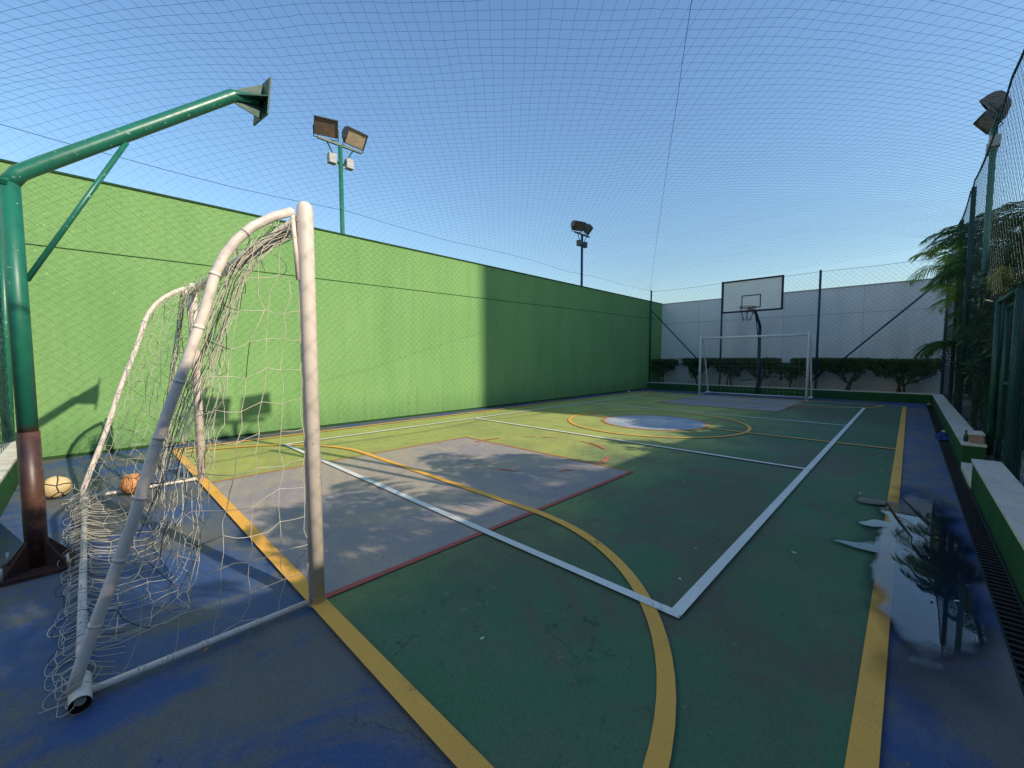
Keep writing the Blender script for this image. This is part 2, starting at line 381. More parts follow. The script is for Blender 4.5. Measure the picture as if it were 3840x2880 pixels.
sheet('yellow_line', M['line_yellow'], strip([(XR,YG-.03),(XR,YF+.03)], .06), 4*L+.0016)
sheet('yellow_line', M['line_yellow'], strip([(XL,YG-.03),(XL,YF+.03)], .06), 4*L+.0016)
WX0, WX1 = -5.115, -.61
for yy in (1.537, 10.577): sheet('white_line', M['line_white'], strip([(WX0-.022,yy),(WX1+.022,yy)], .046), 5*L)
for yy in (4.403, 7.667): sheet('white_line', M['line_white'], strip([(WX0,yy),(WX1,yy)], .044), 5*L+.0004)
for xx in (WX0, WX1): sheet('white_line', M['line_white'], strip([(xx,1.537),(xx,10.577)], .046), 5*L+.0008)

# drain channel along the right kerb: a recess with a grating
b = MB(); b.box(.283,.372,-.43,12.6,-.028,-.022)
struct(b.build('drain_channel', M['grate']))
b = MB(); y = -.4
while y < 12.55:
    b.box(.292,.363,y,y+.016,-.021,-.008); y += .045
b.box(.284,.292,-.4,12.55,-.021,-.006); b.box(.363,.371,-.4,12.55,-.021,-.006)
tag(b.build('drain_grating', M['grate']), 'long black drain grating sunk between the blue floor and the right kerb', 'drain grating')

# puddles on the right of the yellow sideline
def blob(cx, cy, rx, ry, seed, n=140, amp=.28, f=1.3):
    pts = []
    for i in range(n):
        a = 2*PI*i/n; c, s_ = math.cos(a), math.sin(a)
        k = 1 + amp*nz(c*f+seed, s_*f, seed) + amp*.45*nz(c*f*3+seed, s_*f*3, seed+4) + amp*.15*nz(c*11, s_*11, seed)
        pts.append((cx+rx*k*c, cy+ry*k*s_))
    return pts
sheet('puddle', M['puddle'], [[(-.27,1.5),(.281,1.5),(.281,5.4),(-.27,5.4)]], 6*L)

# ------------------------------------------------------------------ the walls
WT = 2.815
w = thing('green_wall', 'tall rough green rendered wall along the left side of the court', 'wall', (XW,5,0))
b = MB(); b.box(XW-.14, XW, -5, 13.6, -.02, WT); b.build('wall_face', M['wall_green'], w)
b = MB(); b.box(XW-.16, XW+.012, -5, 13.6, WT, WT+.022); b.build('coping', M['wall_green_dark'], w)  # dark colour carries the shadow line of the coping
b = MB(); n = 30
for i in range(n):
    y0 = -5+18.6*i/n; y1 = -5+18.6*(i+1)/n; z0 = 2.09+.0145*(y0+.5); z1 = 2.09+.0145*(y1+.5)
    b.face([(XW+.0018,y0,z0-.006),(XW+.0018,y1,z1-.006),(XW+.0018,y1,z1+.006),(XW+.0018,y0,z0+.006)])
b.build('joint', M['wall_green_dark'], w)
b = MB(); b.box(XW, XW+.014, -.42, 12.58, .0005, .03); b.build('foot_gap', M['wall_green_dark'], w)  # dark strip standing for the gap along the wall foot

w = thing('white_wall', 'tall white boundary wall behind the hedge at the far end', 'wall', (-1.5,13.6,0))
b = MB(); b.box(XW-.14, 9, 13.6, 13.75, -.02, WT-.015); b.build('wall_face', M['wall_white'], w)
b = MB(); b.box(XW-.14, 9, 13.585, 13.765, WT-.015, WT+.01); b.build('coping', M['joint_grey'], w)
b = MB(); b.box(XW, 9, 13.5975, 13.5999, 2.135, 2.147)
for xx in (-4.9,-2.6,-.9, 1.6): b.box(xx, xx+.008, 13.5978, 13.5999, 0, 2.8)
b.build('joint', M['joint_grey'], w)

def kerb(label, x0, x1, y0, y1, h, axis, grp=None):
    k = thing('kerb_wall', label, 'low wall', ((x0+x1)/2,(y0+y1)/2,0), grp)
    b = MB(); b.box(x0, x1, y0, y1, -.02, h-.02); b.build('wall_face', M['curb_green'], k)
    b = MB(); a0, a1 = (y0, y1) if axis == 'y' else (x0, x1); st = .31; p = a0
    while p < a1-.01:
        q = min(p+st, a1); dz = R.uniform(-.0015,.0015)
        if axis == 'y': b.box(x0-.008, x1+.004, p+.0025, q-.0025, h-.02, h+dz)
        else: b.box(p+.0025, q-.0025, y0-.008, y1+.004, h-.02, h+dz)
        p = q
    b.build('coping', M['curb_tile'], k); return k
KH = .222
kerb('green low wall under the far fence, pale coping, in front of the hedge', XW, .378, 12.6, 12.72, KH, 'x')
kerb('green low wall right of the drain beyond the gate gap, pale tiled coping', .378, .52, 5.52, 12.72, KH, 'y')
kerb('green low wall nearest on the right edge, wide pale tiled coping', .38, .52, -1.6, 4.72, KH, 'y')
kerb('green low wall behind the near goal at the left edge, tan sunlit top', XW, -3.2, -.58, -.43, KH, 'x')
b = MB(); b.box(.374,.80,4.725,5.515,-.02,.05)
tag(bevel(b.build('door_step', M['curb_tile'], loc=(.5,5.1,0)), .008), 'pale concrete step in the gap between the two right kerbs', 'step')
b = MB(); b.box(XW, 9, 12.725, 13.595, -.02, .17); struct(b.build('planting_bed', M['soil']))
b = MB()
N = 26
gx = lambda i: .525+1.8*i/N
for i in range(N):
    for j in range(70):
        def hgt(x, y): return .10 + .06*nz(x*3, y*3, 1)+.03*nz(x*9, y*9, 5)
        y0 = -3+15.7*j/70; y1 = -3+15.7*(j+1)/70
        b.face([(gx(i),y0,hgt(gx(i),y0)),(gx(i+1),y0,hgt(gx(i+1),y0)),(gx(i+1),y1,hgt(gx(i+1),y1)),(gx(i),y1,hgt(gx(i),y1))], 0, True)
struct(b.build('side_garden_soil', M['gravel']))
b = MB()
for i in range(420):
    x = R.uniform(.56,1.2); y = R.uniform(2.0,11); s_ = R.uniform(.01,.035); z = .10+.06*nz(x*3,y*3,1)+.03*nz(x*9,y*9,5)
    pts = [Vector((R.uniform(-1,1),R.uniform(-1,1),R.uniform(-.6,.8))).normalized()*s_ for _ in range(4)]
    top = Vector((x,y,z+s_*.8)); rg = [Vector((x+s_*math.cos(a),y+s_*math.sin(a)*R.uniform(.7,1.2),z)) for a in (0,1.25,2.5,3.8,5)]
    for k in range(5): b.face([top, rg[k], rg[(k+1)%5]])
o = b.build('garden_rubble', M['gravel']); o['kind'] = 'stuff'; tag(o, 'loose pale stones lying on the soil behind the right fence', 'stones')

# --------------------------------------------------------------- chain link
def diamonds(mb, P0, D, Ln, z0, z1, d, r, ztop=None, n=3):
    """crossing wires clipped to the panel; d = diamond diagonal"""
    P0, D = Vector(P0), Vector(D); H = z1-z0; k = int((Ln+H)/d)+1
    for sg in (1, -1):
        for i in range(k+1):
            if sg > 0: u0 = -H+i*d; a = max(0, -u0); e = min(H, Ln-u0); f = lambda s_: (u0+s_, z0+s_)
            else: u0 = i*d; a = max(0, u0-Ln); e = min(H, u0); f = lambda s_: (u0-s_, z0+s_)
            if e-a < .01: continue
            pts = []
            for q in (a, e):
                u, z = f(q); pts.append(P0+D*u+Vector((0,0,z)))
            mb.tube(pts, r, n, False, 0, False)

FH = 3.16
FY = 12.66
fn = thing('chain_link_fence', 'tall chain link fence on the low wall across the far end', 'fence', (-2.8,FY,KH))
b = MB(); diamonds(b, (XW,FY,0), (1,0,0), .52-XW, KH+.02, FH-.05, .112, .0013); b.build('wire_mesh', M['wire_pale'], fn)
for xx in (-6.06,-3.93,-1.68,.51):
    b = MB(); b.tube([(xx,FY+.02,KH-.03),(xx,FY+.02,FH)], .026, 10); b.build('post', M['post_blue'], fn)
for a, c in (((-6.02,FY+.03,2.5),(-4.35,FY+.03,.72)), ((.47,FY+.03,2.72),(-1.45,FY+.03,.66))):
    b = MB(); b.tube([a, c], .019, 8); b.build('brace', M['post_blue'], fn)
b = MB(); b.tube([(XW,FY,FH-.04),(-5,FY,FH-.06),(-3.93,FY,FH-.04),(-2.8,FY,FH-.06),(-1.68,FY,FH-.04),(-.6,FY,FH-.06),(.51,FY,FH-.04)], .004, 5); b.build('top_wire', M['wire'], fn)
b = MB()
b.tube([(-3.4,FY+.05,.36),(-2.5,FY+.05,.52)], .014, 6); b.build('rail_stub', M['post_blue'], fn)

FX = .522; FR = 3.42
fn = thing('chain_link_fence', 'very tall dark chain link fence along the right side above the kerb', 'fence', (FX,5,KH))
b = MB()
diamonds(b, (FX,-1.6,0), (0,1,0), 6.3, KH-.02, FR-.06, .115, .0014)
diamonds(b, (FX,4.7,0), (0,1,0), .94, 1.5, FR-.06, .115, .0014)
diamonds(b, (FX,5.64,0), (0,1,0), 7.0, KH-.02, FR-.06, .115, .0014)
b.build('wire_mesh', M['wire'], fn)
for yy, tp in ((-1.5,FR+.02),(.6,FR+.02),(2.7,FR+.02),(4.69,1.5),(5.66,1.5),(8.95,FR+.02),(10.9,FR+.02)):
    b = MB(); b.tube([(FX+.03,yy,KH-.1),(FX+.03,yy,tp)], .027, 10); b.build('post', M['post_green'], fn)
b = MB(); pts = []
ps = [-1.5,.6,2.7,5.6,8.45,8.95,10.9,12.64]
for i in range(len(ps)-1):
    for k in range(8):
        u = k/8; pts.append((FX, ps[i]+(ps[i+1]-ps[i])*u, FR-.03-.085*(1-(2*u-1)**2)*((ps[i+1]-ps[i])/1.9)**.5))
pts.append((FX,12.64,FR-.03)); b.tube(pts, .006, 5)
n2 = []
for i in range(len(pts)-1):
    p, q_ = Vector(pts[i]), Vector(pts[i+1]); st = max(1, int((q_-p).length/.03))
    for k in range(st):
        c = p+(q_-p)*(k/st); b.obox(c, (.007,0,0), (0,.008,.0), (0,0,.009))
b.build('top_wire', M['wire'], fn)
b = MB(); b.tube([(FX+.03,4.7,1.5),(FX+.03,5.66,1.5)], .018, 8); b.build('rail', M['post_green'], fn)

gt = thing('wire_gate', 'dark green tube gate standing in the gap of the right fence', 'gate', (FX+.06,5.2,.06))
gxx = FX+.075
b = MB()
for yy in (4.74,5.17,5.6): b.tube([(gxx,yy,.08),(gxx,yy,1.46)], .021, 10)
for zz_ in (.1,.78,1.44): b.tube([(gxx,4.74,zz_),(gxx,5.6,zz_)], .015, 8)
b.build('gate_frame', M['post_green'], gt)
b = MB(); diamonds(b, (gxx,4.74,0), (0,1,0), .86, .1, 1.44, .098, .0022); b.build('wire_mesh', M['wire'], gt)
b = MB(); b.box(gxx-.03,gxx+.03,4.80,4.83,.74,.83); b.build('latch', M['steel'], gt)

fn = thing('chain_link_fence', 'green fence post with slanting brace at the left edge behind the near goal', 'fence', (-5.2,-.52,KH))
b = MB(); diamonds(b, (XW,-.52,0), (1,0,0), 2.2, KH+.02, FH-.05, .112, .0018); b.build('wire_mesh', M['wire'], fn)
for xx in (-6.02,-3.95):
    b = MB(); b.tube([(xx,-.545,KH-.03),(xx,-.545,FH)], .03, 10); b.build('post', M['pole_green'], fn)
b = MB(); b.tube([(-5.96,-.53,.26),(-5.98,-.49,2.3)], .026, 10); b.build('brace', M['pole_green'], fn)
b = MB(); b.tube([(XW,-.52,FH-.04),(-3.95,-.52,FH-.04)], .004, 5); b.build('top_wire', M['wire'], fn)

# ------------------------------------------------------- netting over the court
NX0, NX1, NY0, NY1 = XW+.06, FX, -.62, FY
def net_z(x, y):
    u = (x-NX0)/(NX1-NX0); zb = 3.14 + (FR-.06-3.14)*max(0, u)**1.5
    d = min(x-NX0, NX1-x, (y-NY0)*1.0, NY1-y); d = max(0, d)
    lift = .34*(1-math.exp(-d/.75))
    edge = -.16*math.exp(-max(0, y-NY0)/.5)*math.sin(max(0,min(1,u))*PI)
    return zb*(1) + lift + edge + .035*nz(x*.9, y*.9, 2) + .012*nz(x*3, y*3, 8)
on = thing('overhead_net', 'dark square meshed net stretched over the whole court against the sky', 'net', ((NX0+NX1)/2,(NY0+NY1)/2,3.1))
b = MB(); cs = .092; wd = NX1-NX0; ln = NY1-NY0
def net_line(x0, y0, dx, dy, r=.00095):
    # clip param range
    t0, t1 = -1e9, 1e9
    for p, d, lo, hi in ((x0,dx,NX0,NX1),(y0,dy,NY0,NY1)):
        a, c = (lo-p)/d, (hi-p)/d
        if a > c: a, c = c, a
        t0, t1 = max(t0, a), min(t1, c)
    if t1-t0 < .05: return
    st = max(2, int((t1-t0)/cs)); pts = []
    for i in range(st+1):
        t = t0+(t1-t0)*i/st; x, y = x0+dx*t, y0+dy*t
        jx = .010*nz(x*7, y*7, 3)+.014*nz(x*1.7, y*1.7, 13); jy = .010*nz(x*7, y*7, 23)+.014*nz(x*1.7, y*1.7, 33)
        pts.append((x+jx, y+jy, net_z(x, y)))
    b.tube(pts, r, 3, False, 0, False)
h = math.sqrt(.5); k = int((wd+ln)/h/cs/1)+2
for i in range(k):
    s_ = cs*i/h
    net_line(NX0+s_-ln, NY0, h, h)          # one family
    net_line(NX0+s_, NY0, -h, h)            # the other
b.build('net_mesh', M['net_dark'], on)
b = MB()
def edge_pts(f, n=60): return [f(i/n) for i in range(n+1)]
b.tube(edge_pts(lambda u: (NX0, NY0+ln*u, net_z(NX0, NY0+ln*u)-.03*math.sin(PI*((u*4) % 1)))), .003, 5)
b.build('edge_cable', M['net_dark'], on)
b = MB(); b.tube(edge_pts(lambda u: (-6.05+5.9*u, 12.6-11.6*u, net_z(-6.05+5.9*u, 12.6-11.6*u)-.004)), .0022, 4)
b.build('seam_cord', M['net_dark'], on)
wn = thing('side_net', 'fine dark diamond netting hanging from the cable in front of the green wall', 'net', (XW+.06,5,.9))
b = MB(); diamonds(b, (XW+.05,-.5,0), (0,1,0), 13.0, .06, 3.12, .105, .00055); b.build('net_mesh', M['net_dark'], wn)

def rdir(rr):
    while 1:
        v = Vector((rr.uniform(-1,1),rr.uniform(-1,1),rr.uniform(-1,1)))
        if .05 < v.length < 1: return v.normalized()
# ------------------------------------------------------------ football goals
PROFILE = [(.561,1.553),(.50,1.52),(.429,1.468),(.378,1.41),(.341,1.352),(.312,1.285),(.288,1.194),(.26,1.10),(.228,1.0),(.183,.87),(.133,.713),(.069,.483),(.032,.37),(-.026,.20),(-.058,.10),(-.075,.04)]
def prof_y(z):
    for (y0,z0),(y1,z1) in zip(PROFILE, PROFILE[1:]):
        if z1 <= z <= z0: u = (z0-z)/(z0-z1); return y0+(y1-y0)*u
    return PROFILE[0][0] if z > PROFILE[0][1] else PROFILE[-1][0]
def prof_s(v):
    d = [0]
    for a, c in zip(PROFILE, PROFILE[1:]): d.append(d[-1]+math.hypot(c[0]-a[0], c[1]-a[1]))
    t = v*d[-1]
    for i in range(len(d)-1):
        if t <= d[i+1]+1e-9: u = (t-d[i])/(d[i+1]-d[i]); a, c = PROFILE[i], PROFILE[i+1]; return a[0]+(c[0]-a[0])*u, a[1]+(c[1]-a[1])*u
    return PROFILE[-1]
def smooth(P, k=4):
    P = [Vector(p) for p in P]; out = []
    for i in range(len(P)-1):
        a, b_, c, d = P[max(0,i-1)], P[i], P[i+1], P[min(len(P)-1,i+2)]
        for j in range(k):
            t = j/k; out.append(.5*((2*b_)+(c-a)*t+(2*a-5*b_+4*c-d)*t*t+(3*b_-a-3*c+d)*t**3))
    out.append(P[-1]); return out
def goal(label, X0, X1, Y0, flip, tube_mat, slack, seed, cord_r, ragged):
    rr = random.Random(seed)
    def T(x, y, z): return (x, Y0+(y-.607), z) if not flip else (X0+X1-x, Y0-(y-.607), z)
    g = thing('football_goal', label, 'football goal', ((X0+X1)/2, Y0, 0))
    rp = .0295
    for xx in (X0, X1):
        b = MB(); ring_r = [rp, rp, rp*.97, rp*.85, rp*.6, rp*.2]; zs = [.004, 1.56, 1.572, 1.586, 1.596, 1.601]
        b.tube([T(xx,.607,z) for z in zs], ring_r, 16)
        b.tube([T(xx,.607,.001), T(xx,.607,.012)], rp*1.12, 16)
        b.build('post', tube_mat, g)
    b = MB(); b.tube([T(X0+rp*.6,.607,1.535), T(X1-rp*.6,.607,1.535)], rp*.94, 14); b.build('crossbar', tube_mat, g)
    for xx in (X0, X1):
        b = MB(); pr = [T(xx, y, z) for y, z in PROFILE]; b.tube(pr, .0158, 12)
        for k in range(1, 9):
            y, z = prof_s(k/9.); y2, z2 = prof_s(k/9.+.006); b.tube([T(xx,y,z), T(xx,y2,z2)], .0172, 10)   # lashings
        b.build('side_bar', tube_mat, g)
        b = MB(); b.tube([T(xx,.575,.021), T(xx,-.06,.021)], .0115, 10); b.build('bottom_rail', tube_mat, g)
        b = MB(); b.tube([T(xx,.561,1.56), T(xx,.575,1.30)], .008, 6); b.build('bracket', tube_mat, g)
    b = MB()
    n = 14; e0, e1 = X0-.03, X1+.06
    A, Bq = Vector(T(e0,-.06,.026)), Vector(T(e1,-.06,.026)); ax = (Bq-A).normalized()
    b.tube([A+ax*.02, Bq-ax*.02], .0135, n)
    for P_, dx in ((A, 1), (Bq, -1)):
        c = P_+ax*.13*dx
        b.tube([P_, c], .025, n, False); b.tube([c, P_], .0225, n, False, 1); b.tube([c-ax*.002*dx, c+ax*.004*dx], .0252, n)
        b.tube([P_+ax*.07*dx, P_+ax*.074*dx], .0222, n, True, 1)
    b.build('rear_pipe', [tube_mat, M['pipe_inside']], g)
    # net: side panels on a square mesh, back panel following the bars, slack cord
    b = MB()
    def cordline(p, q_, sag=1., m=0):
        p, q_ = Vector(p), Vector(q_); ln_ = (q_-p).length
        mid = (p+q_)/2 + Vector((rr.gauss(0,1),rr.gauss(0,1),rr.gauss(0,1)-.6))*ln_*.085*slack*sag
        b.tube([p, (p*.55+mid*.45)+Vector((0,0,-ln_*.02*slack)), mid, q_], cord_r, 4, False, m)
    def grid(pt, nu, nv, keep=None):
        for i in range(nu+1):
            for j in range(nv+1):
                if i < nu and (not keep or keep(i, j, 0)): cordline(pt(i, j), pt(i+1, j), 1, 1 if rr.random() < ragged*.10 else 0)
                if j < nv and (not keep or keep(i, j, 1)): cordline(pt(i, j), pt(i, j+1), 1, 1 if rr.random() < ragged*.14 else 0)
    cell = .112
    for xx, sg in ((X0,1),(X1,-1)):
        cache = {}
        def ptS(i, j):
            if (i, j) not in cache:
                z = .03+j*1.5/13; y1_ = .575; y0_ = prof_y(z); nn = 6
                u = i/nn; base_n = (y1_-y0_)
                y = y1_-base_n*u
                w_ = math.sin(PI*u)*math.sin(PI*min(1, z/1.5))
                x = xx + sg*(.05*slack*w_ + .02*slack*nz(y*5, z*5, seed))
                jj = .018*slack if 0 < i < nn else .004
                cache[i, j] = T(x, y+rr.gauss(0,jj), max(.02, z+rr.gauss(0,jj)-.03*slack*w_))
            return cache[i, j]
        grid(ptS, 6, 13, (lambda i, j, d: not (ragged and xx == X1 and j > 10 and rr.random() < .5)))
    PIN = [(.545,1.53),(.47,1.30),(.40,1.0),(.345,.7),(.30,.4),(.26,.15),(.22,.03),(.12,.012),(0.,.014),(-.045,.045),(-.075,.05),(-.11,.02)] if ragged else PROFILE
    def path(pl, v):
        d = [0]
        for a, c in zip(pl, pl[1:]): d.append(d[-1]+math.hypot(c[0]-a[0], c[1]-a[1]))
        t = v*d[-1]
        for i in range(len(d)-1):
            if t <= d[i+1]+1e-9: u = (t-d[i])/(d[i+1]-d[i]); a, c = pl[i], pl[i+1]; return a[0]+(c[0]-a[0])*u, a[1]+(c[1]-a[1])*u
        return pl[-1]
    cb_ = .088 if ragged else .115
    nu = int((X1-X0)/cb_); nv = 22 if ragged else 15; cb = {}
    def ptB(i, j):
        if (i, j) not in cb:
            u, v = i/nu, j/nv; y, z = path(PROFILE, v); yi, zi = path(PIN, v)
            dl, dr = u*(X1-X0), (1-u)*(X1-X0)
            k_ = min(1, dl/.75, dr/.28); k_ = k_*k_*(3-2*k_)
            y, z = y+(yi-y)*k_, z+(zi-z)*k_
            fl_ = 1 if z > .06 else .5
            y += .05*slack*k_*fl_*nz(u*7, v*5, seed); z += .03*slack*k_*fl_*nz(u*9, v*6, seed+5)
            jj = .013*slack if 0 < i < nu else .003
            cb[i, j] = T(X0+(X1-X0)*u+rr.gauss(0,jj)+.05*slack*k_*nz(u*8, v*7, seed+9), y+rr.gauss(0,jj), max(.012, z+rr.gauss(0,jj)))
        return cb[i, j]
    grid(ptB, nu, nv)
    if ragged:
        def curl(p, n_, step, gz=-.2, m=0, home=.12):
            P_ = [Vector(p)]; d = Vector((rr.gauss(0,1),rr.gauss(0,1),rr.gauss(0,.6))).normalized(); ax_ = rdir(rr)
            for _ in range(n_):
                ax_ = (ax_+Vector((rr.gauss(0,.3),rr.gauss(0,.3),rr.gauss(0,.3)))).normalized()
                d = (d+ax_.cross(d)*.42+Vector((0,0,gz*.12))+(Vector(p)-P_[-1])*home*5).normalized()
                q_ = P_[-1]+d*step; q_.z = max(.012, q_.z); P_.append(q_)
            b.tube(P_, cord_r, 4, False, m)
        # slack net gathered along the crossbar
        for _ in range(30):
            u = rr.random(); curl(T(X0+(X1-X0)*u, .56+rr.uniform(-.05,.02), 1.50+rr.uniform(-.04,.03)), 13, .014, -.3, 1 if rr.random() < .2 else 0, .3)
        x = X0-.02                                  # net wrapped over the rear pipe, hanging in loops on its outer side
        while x < X1+.05:
            w_ = rr.uniform(.03,.075); o_ = rr.uniform(.015,.07); h_ = rr.uniform(.045,.075)
            b.tube(smooth([T(x, .03+rr.uniform(-.02,.03), .012), T(x+w_*.1, -.02, .035), T(x+w_*.2, -.055, h_), T(x+w_*.35, -.09-o_*.3, h_*.8), T(x+w_*.6, -.08-o_, .02+rr.uniform(0,.02)), T(x+w_, -.085-o_*.8, .013), T(x+w_*1.2, -.08, .02), T(x+w_*1.2, -.062, .045)]), cord_r, 4, False, 1 if rr.random() < .12 else 0)
            x += rr.uniform(.028,.06)
        for _ in range(6): curl(T(X1+rr.uniform(-.07,-.01), rr.uniform(-.10,-.03), .03), 12, .016, -.5, 0, .2)
        for _ in range(10): curl(T(X0+rr.uniform(-.03,.15), rr.uniform(-.12,.05), .04), 14, .016, -.4, 0, .2)
        for _ in range(20):                         # bundle hanging from the crossbar near the far post
            x0_ = X0+.16+rr.gauss(0,.025); P_ = []; a_ = rr.uniform(.2,.5); f_ = rr.uniform(0,6)
            for k_ in range(16):
                z = 1.50-k_*.098; P_.append(T(x0_+a_*(k_/15.)**1.5+.015*math.sin(k_*.9+f_), .53-.24*(k_/15.)+.015*math.cos(k_*.8+f_), max(.014, z)))
            b.tube(P_, cord_r, 4, False, 1 if rr.random() < .2 else 0)
        for _ in range(16):                         # strands gathered beside the near side bar
            du = rr.uniform(.015,.085); P_ = []; f_ = rr.uniform(0,6); xo = rr.random()*.04; ln_ = rr.randint(8,13)
            for k_ in range(ln_):
                y, z = prof_s(k_/17.+.03); P_.append(T(X1-.015-xo, y+du*(1-.4*k_/13.)+.008*math.sin(k_+f_), z-.04+.008*math.cos(k_*1.2+f_)))
            b.tube(P_, cord_r, 4, False, 1 if rr.random() < .15 else 0)
        for k_ in range(7):                         # cord lashed round the near floor rail
            y = -.02+k_*.085+rr.uniform(-.02,.02); nt_ = rr.randint(5,12)
            b.tube([T(X1+.0135*math.cos(t*1.1), y+.0022*t, .021+.0135*math.sin(t*1.1)) for t in range(nt_)], cord_r*1.2, 4, False, 0)
    b.build('net', [M['cord'], M['cord_dark']], g)
    return g
goal('worn cream football goal with a torn slack net, nearest on the left', -4.138, -1.697, .607, False, M['goal_white'], .68, 3, .00125, 1)
goal('clean white football goal far off in front of the hedge', -4.115, -1.70, 11.62, True, M['goal_clean'], .4, 5, .0010, 0)

# ------------------------------------------------------------ basketball stand, near (board missing)
PX, PY = -2.945, -.21
bp = thing('basketball_stand', 'thick green basketball pole with bare mounting plate, rusty foot, no backboard', 'basketball pole', (PX,PY,0))
b = MB(); b.tube([(PX,PY,.01),(PX,PY,.66)], .0385, 20); b.tube([(PX,PY,.64),(PX,PY,1.80)], .034, 20); b.build('pole', M['pole_two'], bp)
b = MB(); b.tube([(PX,PY-.012,1.768),(PX,PY+.03,1.84),(PX,PY+.10,1.90),(PX,.67,2.553),(PX-.01,.80,2.585)], [.034,.034,.034,.034,.030], 20)
b.tube([(PX,PY,1.79),(PX,PY,1.832)], [.0342,.012], 20); b.build('arm', M['pole_green'], bp)
b = MB(); b.tube([(PX,PY+.03,1.36),(PX,.19,2.11)], .0115, 10); b.build('brace', M['pole_green'], bp)
pc_ = Vector((PX-.02,.828,2.592)); pa = Vector((.103,.012,0)); pu = Vector((0,.012,.112)); pn = pa.cross(pu).normalized()
b = MB(); b.obox(pc_, pa, pn*.005, pu); b.build('mounting_plate', M['post_green'], bp)
b = MB(); tip = Vector((PX,.66,2.548))
for d_, w_, k0 in ((pa, pu, .03), (-pa, pu, .03), (pu, pa, .03), (-pu, pa, .03)):
    q_ = [tip+d_.normalized()*.030, pc_+d_*.96-Vector((0,.004,0)), pc_-Vector((0,.004,0)), tip]
    t_ = w_.normalized()*.004
    b.face([p_+t_ for p_ in q_]); b.face([p_-t_ for p_ in q_][::-1])
    for i_ in range(4): b.face([q_[i_]+t_, q_[i_]-t_, q_[(i_+1)%4]-t_, q_[(i_+1)%4]+t_])
b.build('gusset', M['post_green'], bp)
b = MB(); b.box(PX-.13,PX+.13,PY-.12,PY+.12,.0005,.018)
for a in range(4):
    c, s_ = math.cos(a*PI/2+PI/4), math.sin(a*PI/2+PI/4); t_ = Vector((-s_,c,0))*.005
    p = [Vector((PX+c*.035,PY+s_*.035,.018)), Vector((PX+c*.145,PY+s_*.145,.018)), Vector((PX+c*.035,PY+s_*.035,.15))]
    b.face([q_+t_ for q_ in p]); b.face([q_-t_ for q_ in p][::-1])
    for i_ in range(3):
        q0, q1 = p[i_], p[(i_+1) % 3]; b.face([q0+t_, q0-t_, q1-t_, q1+t_])
b.build('base_plate', M['rust'], bp)
for sx in (-1, 1):
    for sy in (-1, 1):
        b = MB(); b.tube([(PX+sx*.11,PY+sy*.10,.018),(PX+sx*.11,PY+sy*.10,.075)], .006, 6); b.build('bolt', M['steel'], bp)

# ------------------------------------------------------------ basketball stand, far
QX, QY = -2.90, 12.45
bp = thing('basketball_stand', 'far basketball hoop with white backboard and dark frame above the far goal', 'basketball hoop', (QX,QY,0))
b = MB(); b.tube([(QX,QY,.005),(QX,QY,1.82)], .04, 14); b.build('pole', M['post_blue'], bp)
b = MB(); b.tube([(QX,QY,1.78),(QX,QY-.05,1.88),(QX,11.62,2.38)], .036, 12); b.build('arm', M['post_blue'], bp)
b = MB(); b.tube([(QX,QY-.02,1.3),(QX,11.95,2.13)], .012, 8); b.build('brace', M['post_blue'], bp)
BX0, BX1, BZ0, BZ1, BY = -3.535, -2.205, 2.14, 2.93, 11.4
bd = MB(); bd.box(BX0,BX1,BY,BY+.025,BZ0,BZ1); bd = bd.build('backboard', M['board'], bp)
b = MB(); fw_ = .034
for x0,x1,z0,z1 in ((BX0-.006,BX1+.006,BZ1-fw_,BZ1+.006),(BX0-.006,BX1+.006,BZ0-.006,BZ0+fw_),(BX0-.006,BX0+fw_,BZ0+fw_,BZ1-fw_),(BX1-fw_,BX1+.006,BZ0+fw_,BZ1-fw_)):
    b.box(x0,x1,BY-.008,BY+.034,z0,z1)
b.build('frame', M['board_line'], bd)
b = MB(); cx = (BX0+BX1)/2; hw, z0, z1, tw = .213, 2.225, 2.545, .022
for xa,xb_,za_,zb_ in ((cx-hw,cx+hw,z1-tw,z1),(cx-hw,cx+hw,z0,z0+tw),(cx-hw,cx-hw+tw,z0+tw,z1-tw),(cx+hw-tw,cx+hw,z0+tw,z1-tw)): b.box(xa,xb_,BY-.004,BY-.0005,za_,zb_)
b.build('target_square', M['board_line'], bd)
b = MB(); rc = (cx, BY-.29, 2.225); b.tube([(rc[0]+.173*math.cos(2*PI*i/28), rc[1]+.173*math.sin(2*PI*i/28), rc[2]) for i in range(29)], .009, 6, False)
b.box(cx-.05,cx+.05,BY-.13,BY-.008,2.205,2.222); b.build('rim', M['rim'], bp)
b = MB(); rr = random.Random(4)
for i in range(12):
    a = 2*PI*i/12
    if i in (2,5,6,9): continue
    P_ = []
    for k_ in range(6):
        v = k_/5; r_ = .17-.09*v; aa = a+(.5 if i % 2 else -.5)*v; P_.append((rc[0]+r_*math.cos(aa)+rr.gauss(0,.008), rc[1]+r_*math.sin(aa)+rr.gauss(0,.008), rc[2]-.33*v))
    b.tube(P_, .0055, 4, False)
b.build('hoop_net', M['cord_dark'], bp)

